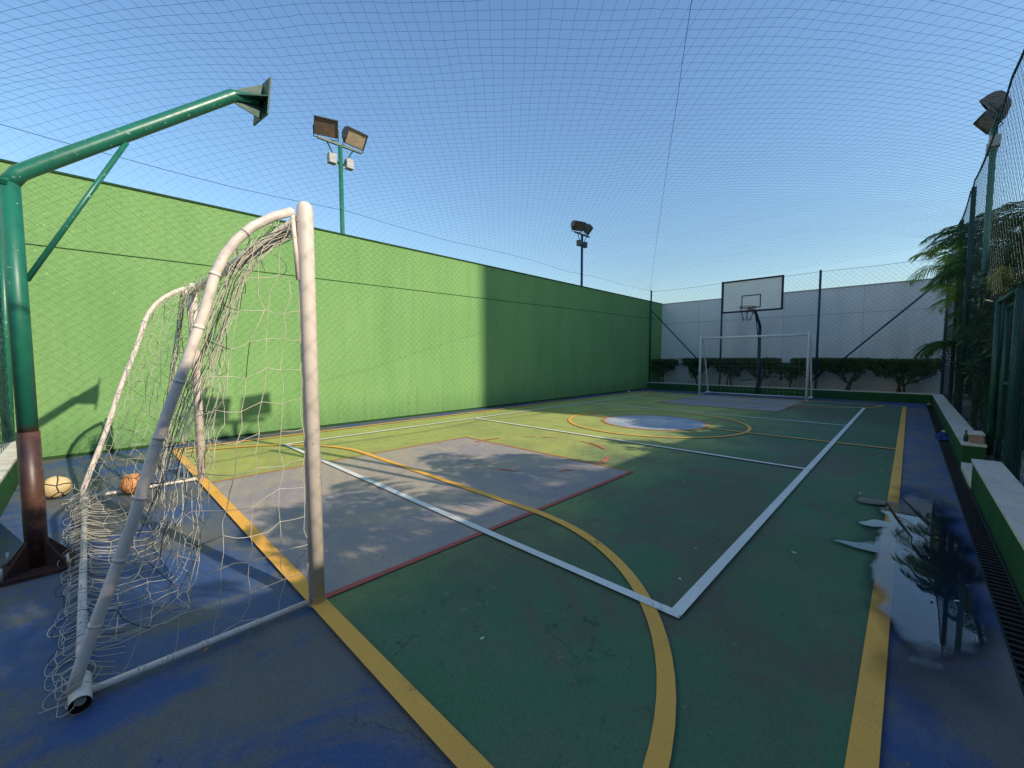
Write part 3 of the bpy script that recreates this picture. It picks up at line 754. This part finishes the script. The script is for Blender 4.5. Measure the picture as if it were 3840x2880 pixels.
# ------------------------------------------------------------- flood lights
def floodlight(label, X, Y, z0, zbar, face, parts_near, grp, yaw=(.35,-.35), pale=True):
    """face = +1 lamps look to +X, -1 to -X; the crossbar runs along Y"""
    f = thing('flood_light', label, 'flood light', (X,Y,z0), grp)
    b = MB(); b.tube([(X,Y,z0),(X,Y,zbar)], .032, 12); b.build('pole', M['pole_green'] if parts_near else M['post_blue'], f)
    cm = M['post_green'] if parts_near else M['post_blue']
    b = MB(); b.obox((X,Y,zbar+.012), (.016,0,0), (0,.335,0), (0,0,.016)); b.build('crossbar', cm, f)
    for sg in (-1, 1):
        b = MB(); b.tube([(X,Y+sg*.20,zbar),(X,Y+sg*.015,zbar-.31)], .010, 6); b.build('brace', cm, f)
        b = MB(); b.box(X-.05,X+.05,Y+sg*.13-.055,Y+sg*.13+.055,zbar-.30,zbar-.16); b.tube([(X,Y+sg*.03,zbar-.30),(X,Y+sg*.16,zbar-.30)], .010, 6)
        bevel(b.build('ballast_box', M['joint_grey'] if parts_near else M['lamp_shell'], f), .012)
    for i_, sg in enumerate((-1, 1)):
        c = Vector((X+face*.05, Y+sg*.225, zbar+.17))
        ya = yaw[i_]; fwd = Vector((face*math.cos(ya), math.sin(ya), 0)); tilt = math.radians(38)
        side = Vector((0,0,1)).cross(fwd).normalized(); n_ = (fwd*math.cos(tilt)+Vector((0,0,-1))*math.sin(tilt)).normalized(); up = n_.cross(side).normalized()
        if up.z < 0: up = -up
        hw_, hh = .155, .114
        prof = [(0,-hh),(.0,hh),(-.05,hh*.96),(-.11,hh*.72),(-.15,hh*.25),(-.15,-hh*.25),(-.11,-hh*.72),(-.05,-hh*.96)]   # (along n, along up): curved back
        b = MB(); Lp = [c+n_*p_+up*q_-side*hw_ for p_, q_ in prof]; Rp = [c+n_*p_+up*q_+side*hw_ for p_, q_ in prof]
        m_ = len(prof)
        for k_ in range(1, m_): b.face([Lp[k_], Lp[(k_+1) % m_], Rp[(k_+1) % m_], Rp[k_]], 0, True)
        b.face(Lp[::-1]); b.face(Rp)
        for sgn in (-1, 1):                                            # visor rim
            b.obox(c+up*sgn*hh+n_*.008, side*hw_, up*.006, n_*.016); b.obox(c+side*sgn*hw_+n_*.008, side*.006, up*hh, n_*.016)
        hd = b.build('lamp_head', M['lamp_shell'], f)
        b = MB(); b.obox(c+n_*.004, side*(hw_-.008), up*(hh-.008), n_*.004); b.build('glass', M['lamp_glass_pale'] if (pale and i_ == 1) else M['lamp_glass'], hd)
        b = MB(); b.tube([c-side*(hw_+.012), c-side*(hw_+.012)-up*.15, (X,Y+sg*.225,zbar+.02)], .008, 6); b.tube([c+side*(hw_+.012), c+side*(hw_+.012)-up*.15, (X,Y+sg*.225,zbar+.02)], .008, 6)
        b.build('yoke', cm, hd)
G = 'twin floodlights on poles around the court'
floodlight('twin floodlight with brownish lamps on the green pole nearest, above the sunlit wall', XW-.22, 2.80, -.02, 4.20, 1, True, G, (-.35,.1))
floodlight('small dark twin floodlight far off above the shaded end of the green wall', XW-.22, 9.17, -.02, 4.22, 1, False, G, (-.35,.35), False)
floodlight('twin floodlight behind the right fence, seen edge on above the palm',   .665, 8.45, .1, 4.03, -1, True, G, (.25,-.25), False)
floodlight('twin floodlight behind the near right fence whose shadow falls on the green wall', .66, 2.93, .1, 4.42, -1, True, G, (.2,-.2), False)

# -------------------------------------------------------------------- foliage
def leaf_quad(mb, c, d, n_, ln_, wd_, m=0):
    s_ = d.cross(n_).normalized()*wd_/2
    mb.face([c, c+d*ln_*.45+s_, c+d*ln_, c+d*ln_*.45-s_], m)
def rdir(rr): 
    while 1:
        v = Vector((rr.uniform(-1,1),rr.uniform(-1,1),rr.uniform(-1,1)))
        if .05 < v.length < 1: return v.normalized()
def hedge_bush(label, X, halfw, Y, zt, zb, seed, stems, depth=.26):
    rr = random.Random(seed)
    t = thing('hedge_shrub', label, 'shrub', (X,Y,.165), 'clipped shrubs of the far hedge')
    for k_ in range(stems):
        b = MB(); x0 = X+rr.uniform(-.05,.05)+(k_-(stems-1)/2)*.06; ln_ = rr.uniform(-.5,.5)*halfw
        b.tube([(x0,Y,.15),(x0+ln_*.25,Y+rr.uniform(-.03,.03),zb*.75),(x0+ln_,Y+rr.uniform(-.08,.08),zb+.22)], [.026,.02,.010], 7)
        for _ in range(3): b.tube([(x0+ln_*.3,Y,zb*.8),(x0+rr.uniform(-1,1)*halfw*.8,Y+rr.uniform(-.15,.15),zb+rr.uniform(.1,.3))], [.012,.006], 5)
        b.build('trunk', M['bark'], t)
    b = MB(); N = int(6500*halfw/.35)
    cl = [(X+rr.uniform(-1,1)*halfw, Y+rr.uniform(-1,1)*depth, zt-.02-abs(rr.gauss(0,.17)), rr.uniform(.06,.13)) for _ in range(int(60*halfw/.35))]
    for i in range(N):
        if rr.random() < .45:      # the sheared top and upper faces
            x = X+rr.uniform(-1,1)*halfw; y = Y+rr.uniform(-1,1)*depth; z = zt-abs(rr.gauss(0,.035))
        else:
            cxx, cyy, czz, cr = rr.choice(cl); v = rdir(rr)*cr*rr.random()**.4; x, y, z = cxx+v.x, cyy+v.y, czz+v.z
            taper = 1-.55*max(0, (zt-.16-z))/.36
            x = X+(x-X)*max(.2, taper)
        z = min(z, zt+.004+rr.gauss(0,.012)+.02*nz(x*5, y*5, seed))
        if z < zb: z = zb+rr.random()*.15
        leaf_quad(b, Vector((x,y,z)), rdir(rr), rdir(rr), rr.uniform(.04,.065), rr.uniform(.024,.036))
    b.build('foliage', M['leaf_hedge'], t)
HB = [(-5.78,.36,1,'leftmost clipped shrub against the green wall, lopsided flat top'),
      (-4.70,.42,2,'wide clipped shrub behind the left post of the far goal'),
      (-3.80,.48,2,'clipped shrub with forked bare trunk left of the far basketball pole'),
      (-3.02,.45,2,'clipped shrub directly behind the far basketball pole'),
      (-2.36,.26,1,'small lower shrub in the hedge gap right of the far basketball pole'),
      (-1.86,.40,2,'clipped shrub behind the right post of the far goal'),
      (-1.12,.46,2,'clipped flat topped shrub just right of the far goal'),
      (-.10,.64,3,'widest flat topped shrub with spreading forked trunk near the right corner')]
for i, (x, hw_, st, lb) in enumerate(HB): hedge_bush(lb, x, hw_, 13.12, .95-(.10 if i == 4 else 0)+R.uniform(-.018,.022), .44+R.uniform(-.03,.04), 100+i, st)

def palm(label, X, Y, z0, crowns, seed, nf, fl, grp='feathery palms along the right side', mats=('leaf_palm',), lit_crowns=(), spread=.12, dens=3., lw=.019):
    """clump of cane stems, each ending in a crown of arching feather fronds; crowns = heights"""
    rr = random.Random(seed)
    p = thing('palm_tree', label, 'palm', (X,Y,z0), grp)
    cnt = 0
    for ci, zc in enumerate(crowns):
        a0 = rr.uniform(0,6.3); off = Vector((math.cos(a0),math.sin(a0),0))*rr.uniform(.4,1)*spread; top = Vector((X+off.x*2.2, Y+off.y*2.2, zc))
        b = MB(); b.tube([(X+off.x*.6,Y+off.y*.6,z0-.05),(X+off.x*1.1,Y+off.y*1.1,z0+(zc-z0)*.5),tuple(top)], [.032,.028,.024], 8); b.build('trunk', M['stem_green'], p)
        for k_ in range(nf):
            az = 2*PI*k_/nf*1.0+rr.uniform(-.3,.3)+ci; el = math.radians(rr.uniform(8,72)); ln_ = fl*rr.uniform(.75,1.1)
            d = Vector((math.cos(az)*math.cos(el), math.sin(az)*math.cos(el), math.sin(el))); P_ = [top.copy()]; n_ = 14
            for s_ in range(n_):
                d = (d+Vector((0,0,-1))*(.055+.012*s_)*1.1).normalized(); P_.append(P_[-1]+d*ln_/n_)
            b = MB(); b.tube(P_, [.007*(1-.8*i/n_) for i in range(n_+1)], 4, False)
            for s_ in range(2, int(n_*dens)):
                t_ = s_/dens; i0 = min(int(t_), n_-1); u = t_-i0; c = P_[i0]*(1-u)+P_[i0+1]*u; tg = (P_[i0+1]-P_[i0]).normalized()
                side = tg.cross(Vector((0,0,1)))
                if side.length < .05: side = Vector((1,0,0))
                side.normalize(); up = side.cross(tg).normalized(); frac = t_/n_
                ll = fl*.42*math.sin(PI*min(1, .12+frac*.86))**.7*rr.uniform(.85,1.1)
                for sg in (-1, 1):
                    dd = (side*sg*.8+tg*.55+up*.25+Vector((0,0,-.25-.45*rr.random()))).normalized(); w_ = fl*lw*(3./dens)**.5
                    q0 = c+dd*ll*.5; q1 = c+dd*ll+Vector((0,0,-.25*ll))
                    wv = (tg*.8+up*.3).normalized()*w_/2
                    b.face([c-wv*.5, c+wv*.5, q0+wv, q0-wv]); b.face([q0-wv, q0+wv, q1])
            b.build('frond', M['leaf_palm_lit'] if (ci in lit_crowns and (math.cos(az) < -.2 or k_ % 3 == 0)) else M[mats[0]], p); cnt += 1
    return p
palm('bushy feather palm leaning over the far right corner of the fence, some fronds coloured sunlit yellow green', .62, 10.5, .15, (2.95,2.5,2.0,1.25), 21, 11, .80, lit_crowns=(1,2), spread=.08, dens=2.4)
palm('tall feather palm rising behind the right fence beside the floodlight pole', .86, 9.5, .15, (2.9,2.3,1.6), 23, 12, .8, dens=2.4)
# palms beside the near right fence; their shadows streak the court
for x, y, cr, sd, nf, fl in ((1.62,3.62,(2.62,2.3),31,8,.82),(1.5,2.45,(2.42,),32,6,.85),(1.4,.62,(2.42,2.0),33,10,.55),(1.5,1.72,(2.22,),36,6,.62),(1.5,.95,(2.62,2.2),37,10,.5),(1.6,-.1,(2.75,2.3),34,9,.62),(2.2,-.9,(3.1,2.6),35,10,.85)):
    palm('feather palm beside the near right fence that streaks the court with shadow', x, y, .12, cr, sd, nf, fl, dens=1.9, lw=.029)

def tree(label, X, Y, z0, h, r, seed, nleaf, lm, zlow=.5, grp=None, clumps=46, ls=(.05,.085)):
    rr = random.Random(seed)
    t = thing('broadleaf_tree', label, 'tree', (X,Y,z0), grp)
    b = MB(); b.tube([(X,Y,z0-.05),(X+rr.uniform(-.04,.04),Y+rr.uniform(-.04,.04),z0+h*.35),(X+rr.uniform(-.08,.08),Y+rr.uniform(-.08,.08),z0+h*.8)], [.06,.045,.015], 8)
    for _ in range(7):
        a = rr.uniform(0,6.3); zz_ = z0+h*rr.uniform(.25,.6); b.tube([(X,Y,zz_),(X+math.cos(a)*r*.4,Y+math.sin(a)*r*.4,zz_+h*.15),(X+math.cos(a)*r*.8,Y+math.sin(a)*r*.8,zz_+h*.25)], [.024,.016,.006], 5)
    b.build('trunk', M['bark'], t)
    b = MB(); cl = []
    for _ in range(clumps):
        u = rr.random(); z = z0+zlow+(h-zlow)*u; rad = r*(.55+.45*math.sin(PI*min(1,.15+u*.85)))*rr.random()**.45; a = rr.uniform(0,6.3)
        cl.append((Vector((X+rad*math.cos(a), Y+rad*math.sin(a), z)), rr.uniform(.10,.22)*max(.7, r)))
    for _ in range(nleaf):
        c, cr = rr.choice(cl); v = rdir(rr)*cr*rr.random()**.4; d = (rdir(rr)+Vector((0,0,-.3))).normalized()
        leaf_quad(b, c+v, d, rdir(rr), rr.uniform(*ls), rr.uniform(.022,.036))
    b.build('crown', lm, t); return t
T = 'dense trees behind the right fence'
BL = (.07,.12)
tree('tall dense dark tree behind the gate at the right edge', 1.25, 6.9, .12, 2.45, .58, 51, 9000, M['leaf_dark'], .1, T, 70, BL)
tree('bushy dark tree behind the right fence just beyond the gate', 1.05, 8.2, .12, 2.3, .46, 52, 8000, M['leaf_dark'], .1, T, 70, BL)
tree('dark screen shrub behind the right fence, second from the palm', .88, 7.45, .12, 1.8, .34, 53, 6000, M['leaf_dark'], .02, T, 60, BL)
tree('low dark screen shrub behind the gate at the right edge', .98, 6.1, .12, 1.75, .36, 54, 6000, M['leaf_dark'], .02, T, 60, BL)
tree('dark screen shrub behind the right fence under the palm fronds', .95, 8.9, .12, 1.75, .36, 55, 6000, M['leaf_dark'], .02, T, 60, BL)
tree('dark tree filling the gap between the palm and white wall', 1.25, 11.4, .12, 2.2, .55, 56, 6500, M['leaf_dark'], .05, T, 60, BL)
tree('dark shrub in front of the white wall at the right corner', 1.0, 10.1, .12, 1.7, .42, 57, 6000, M['leaf_dark'], .02, T, 60, BL)
tree('leafy dark tree nearest the right edge behind the gate', 1.15, 5.2, .12, 2.0, .45, 60, 5000, M['leaf_dark'], .02, T, 50, BL)
tree('leafy tree beside the near right fence that dapples the goal with shadow', 1.6, .25, .12, 2.9, .55, 58, 1200, M['leaf_dark'], 1.4, T, 20, (.07,.11))
tree('thin leafy tree beside the near right fence, shading the foreground', 1.75, 2.0, .12, 2.75, .42, 59, 650, M['leaf_dark'], 2.2, T, 10, (.07,.11))
rr = random.Random(77)
t = thing('yellow_shrub', 'bright yellow leaved shrub showing behind the right fence above the gate', 'shrub', (.72,6.85,.12))
b = MB(); b.tube([(.72,6.85,.1),(.71,6.83,1.1),(.68,6.8,1.85)], [.02,.015,.008], 6); b.build('trunk', M['stem_green'], t)
b = MB()
for _ in range(420):
    v = rdir(rr)*rr.random()**.5; c = Vector((.66+v.x*.08, 6.8+v.y*.22, 1.86+v.z*.12)); leaf_quad(b, c, (rdir(rr)+Vector((0,0,-.8))).normalized(), rdir(rr), rr.uniform(.06,.11), .02)
b.build('foliage', M['leaf_yellow'], t)

# ------------------------------------------------------------ small things
def ball(name, label, X, Y, r, mat, rot):
    import bmesh
    bm = bmesh.new(); bmesh.ops.create_uvsphere(bm, u_segments=40, v_segments=24, radius=r*S)
    me = bpy.data.meshes.new(name); bm.to_mesh(me); bm.free()
    for p in me.polygons: p.use_smooth = True
    me.materials.append(mat); o = bpy.data.objects.new(name, me); col.objects.link(o)
    o.location = (X*S, Y*S, r*S+.001); o.rotation_euler = rot; tag(o, label, 'ball'); return o
ball('football', 'worn tan football with dark seam lines beside the rusty pole foot', -4.36, -.20, .080, M['ball_tan'], (.4,.2,.9))
ball('football', 'orange faded ball lying behind the near goal net', -4.08, .19, .076, M['ball_orange'], (1.1,.6,.2))

t = thing('brick_pillar', 'stub of pinkish brick with pale cap at the end of the far right kerb', 'brick stub', (.47,5.72,KH))
b = MB(); b.box(.425,.512,5.60,5.80,KH,KH+.072); bevel(b.build('brick_body', M['brick'], t), .006)
b = MB(); b.box(.415,.516,5.59,5.81,KH+.072,KH+.09); bevel(b.build('cap', M['curb_tile'], t), .005)
t = thing('glass_bottle', 'small dark green bottle standing on the kerb end by the brick stub', 'bottle', (.403,5.66,KH))
b = MB(); b.tube([(.403,5.66,KH),(.403,5.66,KH+.055),(.403,5.66,KH+.07),(.403,5.66,KH+.095)], [.016,.016,.007,.007], 12); b.build('bottle_body', M['bottle'], t)
b = MB(); b.tube([(.403,5.66,KH+.095),(.403,5.66,KH+.104)], .0085, 10); b.build('cap', M['post_green'], t)

b = MB(); n = 22; rr = random.Random(5)
H = {}
for i in range(n+1):
    for j in range(n+1):
        x = .272+.13*i/n; y = 7.15+.5*j/n; e = math.sin(PI*i/n)*math.sin(PI*j/n)
        H[i,j] = (x+.02*nz(x*20,y*9,1), y+.03*nz(x*16,y*8,7), .004+e*(.055+.06*nz(x*26,y*10,3)))
for i in range(n):
    for j in range(n): b.face([H[i,j],H[i+1,j],H[i+1,j+1],H[i,j+1]], 0, True)
tag(b.build('cloth', M['cloth_blue'], loc=(.33,7.4,0)), 'crumpled blue cloth lying across the drain by the right kerb', 'cloth')
def crumple(name, label, cat, X, Y, Z, r, mat, seed):
    import bmesh
    bm = bmesh.new(); bmesh.ops.create_icosphere(bm, subdivisions=3, radius=1)
    for v in bm.verts: k_ = 1+.45*nz(v.co.x*1.6+seed, v.co.y*1.6, v.co.z*1.6); v.co = Vector((v.co.x*k_*r, v.co.y*k_*r*.9, v.co.z*k_*r*.8))*S
    me = bpy.data.meshes.new(name); bm.to_mesh(me); bm.free(); me.materials.append(mat)
    o = bpy.data.objects.new(name, me); col.objects.link(o); o.location = (X*S,Y*S,(Z+r*.62)*S); tag(o, label, cat); return o
crumple('paper_scrap', 'crumpled white scrap lying on top of the blue cloth', 'litter', .335, 7.38, .075, .016, M['white_bit'], 2)
crumple('plastic_bag', 'crumpled white bag at the foot of the wire gate', 'bag', .565, 4.95, .05, .034, M['white_bit'], 6)
crumple('stone', 'small pinkish stone in the far right corner where the drain ends', 'stone', .33, 12.4, -.01, .035, M['brick'], 9)
crumple('stone', 'tan stone at the far left corner beside the green wall', 'stone', -5.86, 10.95, .01, .03, M['curb_tile'], 12)

# twig fallen into the puddle, flecks of dry leaf and litter on the floor
b = MB(); b.tube([(-.075,3.72,.022),(-.02,3.42,.026),(.05,3.08,.024)], [.004,.005,.003], 5); b.tube([(-.02,3.42,.026),(.045,3.36,.024)], [.003,.0015], 4); b.tube([(.02,3.22,.024),(-.02,3.05,.023)], [.003,.0015], 4)
tag(b.build('twig', M['bark'], loc=(0,3.4,0)), 'thin dark twig lying across the sideline into the puddle', 'twig')
b = MB(); rr = random.Random(12)
spots = [(rr.uniform(-6,.25), rr.uniform(-.2,8)) for _ in range(150)]+[(rr.uniform(-2.2,.2), rr.uniform(.4,3)) for _ in range(26)]
for x, y in spots:
    a = rr.uniform(0,6.3); s_ = rr.uniform(.006,.016); z = .0215
    d = Vector((math.cos(a),math.sin(a),rr.uniform(-.05,.3))); leaf_quad(b, Vector((x,y,z)), d, Vector((0,0,1)), s_*1.8, s_*.9, 0 if rr.random() < .7 else 1)
o = b.build('leaf_litter', [M['dry_leaf'], M['white_bit']]); o['kind'] = 'stuff'; tag(o, 'scattered dry leaf bits and white flecks on the court floor', 'litter')

# ----------------------------------------------- neighbouring buildings (house and tower cast shadows; added blocks shape the light)
RX = 3.2; RZ = .626*(RX+1.95)
hb = thing('neighbour_house', 'long low plastered house beyond the right garden', 'house', (5,2,0))
b = MB(); b.box(RX, RX+3.2, -9, 12.6, -.02, RZ-.06); b.build('wall', M['plaster'], hb)
b = MB(); b.box(RX-.0, RX+3.3, -9.1, 12.7, RZ-.06, RZ); b.build('roof', M['roof'], hb)
for yy in range(-8, 12, 3):
    b = MB(); b.box(RX-.02, RX+.01, yy, yy+1.1, .9, 2.1); wf = b.build('window', M['wall_white'], hb)
    b = MB(); b.box(RX-.026, RX-.021, yy+.06, yy+1.04, .96, 2.04); b.build('pane', M['window'], wf)
TX = 26; TY = 5.44+.247*(TX+6.102)
def prism(b, pts, z0, z1):
    n = len(pts)
    b.face([(x,y,z0) for x,y in pts][::-1]); b.face([(x,y,z1) for x,y in pts])
    for i in range(n):
        (x0,y0),(x1,y1) = pts[i], pts[(i+1) % n]; b.face([(x0,y0,z0),(x1,y1,z0),(x1,y1,z1),(x0,y0,z1)])
tb = thing('apartment_tower', 'tall plastered apartment tower far beyond the house', 'tower', (TX+6,TY+25,0))
b = MB(); prism(b, [(TX,TY),(TX+14,TY+14*.29),(TX+14,TY+70),(TX,TY+70)], -.02, 27); b.build('wall', M['plaster'], tb)
b = MB(); prism(b, [(TX,TY),(TX+14,TY+14*.29),(TX+14.2,TY+70.2),(TX,TY+70.2)], 27, 27.4); b.build('roof', M['plaster'], tb)
for lv in range(10):
    for k_ in range(8):
        b = MB(); b.box(TX-.03, TX+.02, TY+2.5+k_*8, TY+5.5+k_*8, 1.2+lv*2.5, 2.6+lv*2.5); b.build('window', M['window'], tb)
tb = thing('added_block', 'unseen plastered block added beyond the far right corner to cut skylight', 'building', (9,22,0))  # added out of view to block skylight from the shaded green wall
b = MB(); prism(b, [(6.6,9.6),(13,11.6),(13,40),(6.6,40)], -.02, 19); b.build('wall', M['plaster'], tb)
b = MB(); prism(b, [(6.6,9.6),(13,11.6),(13.2,40.2),(6.6,40.2)], 19, 19.3); b.build('roof', M['plaster'], tb)
for lv in range(7):
    for k_ in range(5):
        b = MB(); b.box(6.57, 6.62, 12+k_*4.6, 14+k_*4.6, 1.2+lv*2.5, 2.6+lv*2.5); b.build('window', M['window'], tb)
tb = thing('added_block', 'unseen white block added beyond the near end of the green wall to bounce sunlight', 'building', (-19,-19,0))  # added out of view; its sunlit face throws light on the white wall
b = MB(); b.box(-26, -12, -34, -7, -.02, 20); b.build('wall', M['wall_white'], tb)
b = MB(); b.box(-26.2, -11.8, -34.2, -6.8, 20, 20.3); b.build('roof', M['plaster'], tb)
for lv in range(7):
    for k_ in range(4):
        b = MB(); b.box(-12.03, -11.97, -31+k_*6, -29+k_*6, 1.2+lv*2.6, 2.5+lv*2.6); b.build('window', M['window'], tb)
tb = thing('added_low_block', 'unseen plastered building added behind the camera to cut skylight', 'building', (-6,-12,0))  # added out of view to hold back skylight from behind
b = MB(); b.box(-22, 3, -18, -8, -.02, 3.4); b.build('wall', M['plaster'], tb)
b = MB(); b.box(-22.2, 3.2, -18.2, -7.8, 3.4, 3.6); b.build('roof', M['roof'], tb)
for lv in range(1):
    for k_ in range(6):
        b = MB(); b.box(-20+k_*4, -18+k_*4, -8.02, -7.97, 1+lv*2.5, 2.4+lv*2.5); b.build('window', M['window'], tb)

# --------------------------------------------------------- camera, sun and sky
cam = bpy.data.cameras.new('camera'); co = bpy.data.objects.new('camera', cam); col.objects.link(co)
r_ = Vector((.71805,.69599,-.0010)); fwv = Vector((-.69460,.71668,-.06292)).normalized()
r_ = (r_-fwv*r_.dot(fwv)).normalized(); u_ = r_.cross(fwv)
mw = Matrix((( r_.x,u_.x,-fwv.x,0),( r_.y,u_.y,-fwv.y,0),( r_.z,u_.z,-fwv.z,0),(0,0,0,1)))
mw.translation = Vector((0,0,S)); co.matrix_world = mw
cam.sensor_width = 36; cam.sensor_fit = 'HORIZONTAL'; cam.lens = 1538.48/3840*36; cam.clip_start = .02; cam.clip_end = 1000
scene.camera = co

to_sun = Vector((1, .247, .626)).normalized()
elev = math.asin(to_sun.z); az = math.atan2(to_sun.x, to_sun.y)       # azimuth clockwise from +Y
sl = bpy.data.lights.new('sun', 'SUN'); so = bpy.data.objects.new('sun', sl); col.objects.link(so)
sl.energy = 5.0; sl.angle = math.radians(.45); sl.color = (1, .88, .69)
so.rotation_euler = to_sun.to_track_quat('Z', 'Y').to_euler()
wd_ = bpy.data.worlds.new('World'); scene.world = wd_; wd_.use_nodes = True
nt = wd_.node_tree; nt.nodes.clear()
sky = nt.nodes.new('ShaderNodeTexSky'); sky.sky_type = 'NISHITA'; sky.sun_disc = False
sky.sun_elevation = elev; sky.sun_rotation = az
sky.air_density = 1.7; sky.dust_density = .8; sky.ozone_density = 4.5; sky.altitude = 0
bg = nt.nodes.new('ShaderNodeBackground'); bg.inputs['Strength'].default_value = .15
wo = nt.nodes.new('ShaderNodeOutputWorld'); tint = nt.nodes.new('ShaderNodeMix'); tint.data_type = 'RGBA'; tint.blend_type = 'MULTIPLY'; tint.inputs[0].default_value = 1
tint.inputs[7].default_value = (1.0, 1.13, 1.27, 1); nt.links.new(sky.outputs[0], tint.inputs[6]); nt.links.new(tint.outputs[2], bg.inputs[0]); nt.links.new(bg.outputs[0], wo.inputs[0])
scene.view_settings.view_transform = 'Standard'; scene.view_settings.look = 'None'; scene.view_settings.exposure = 0
scene.cycles.max_bounces = 6; scene.cycles.transparent_max_bounces = 12
for o in scene.objects:
    if '_b' in o: del o['_b']
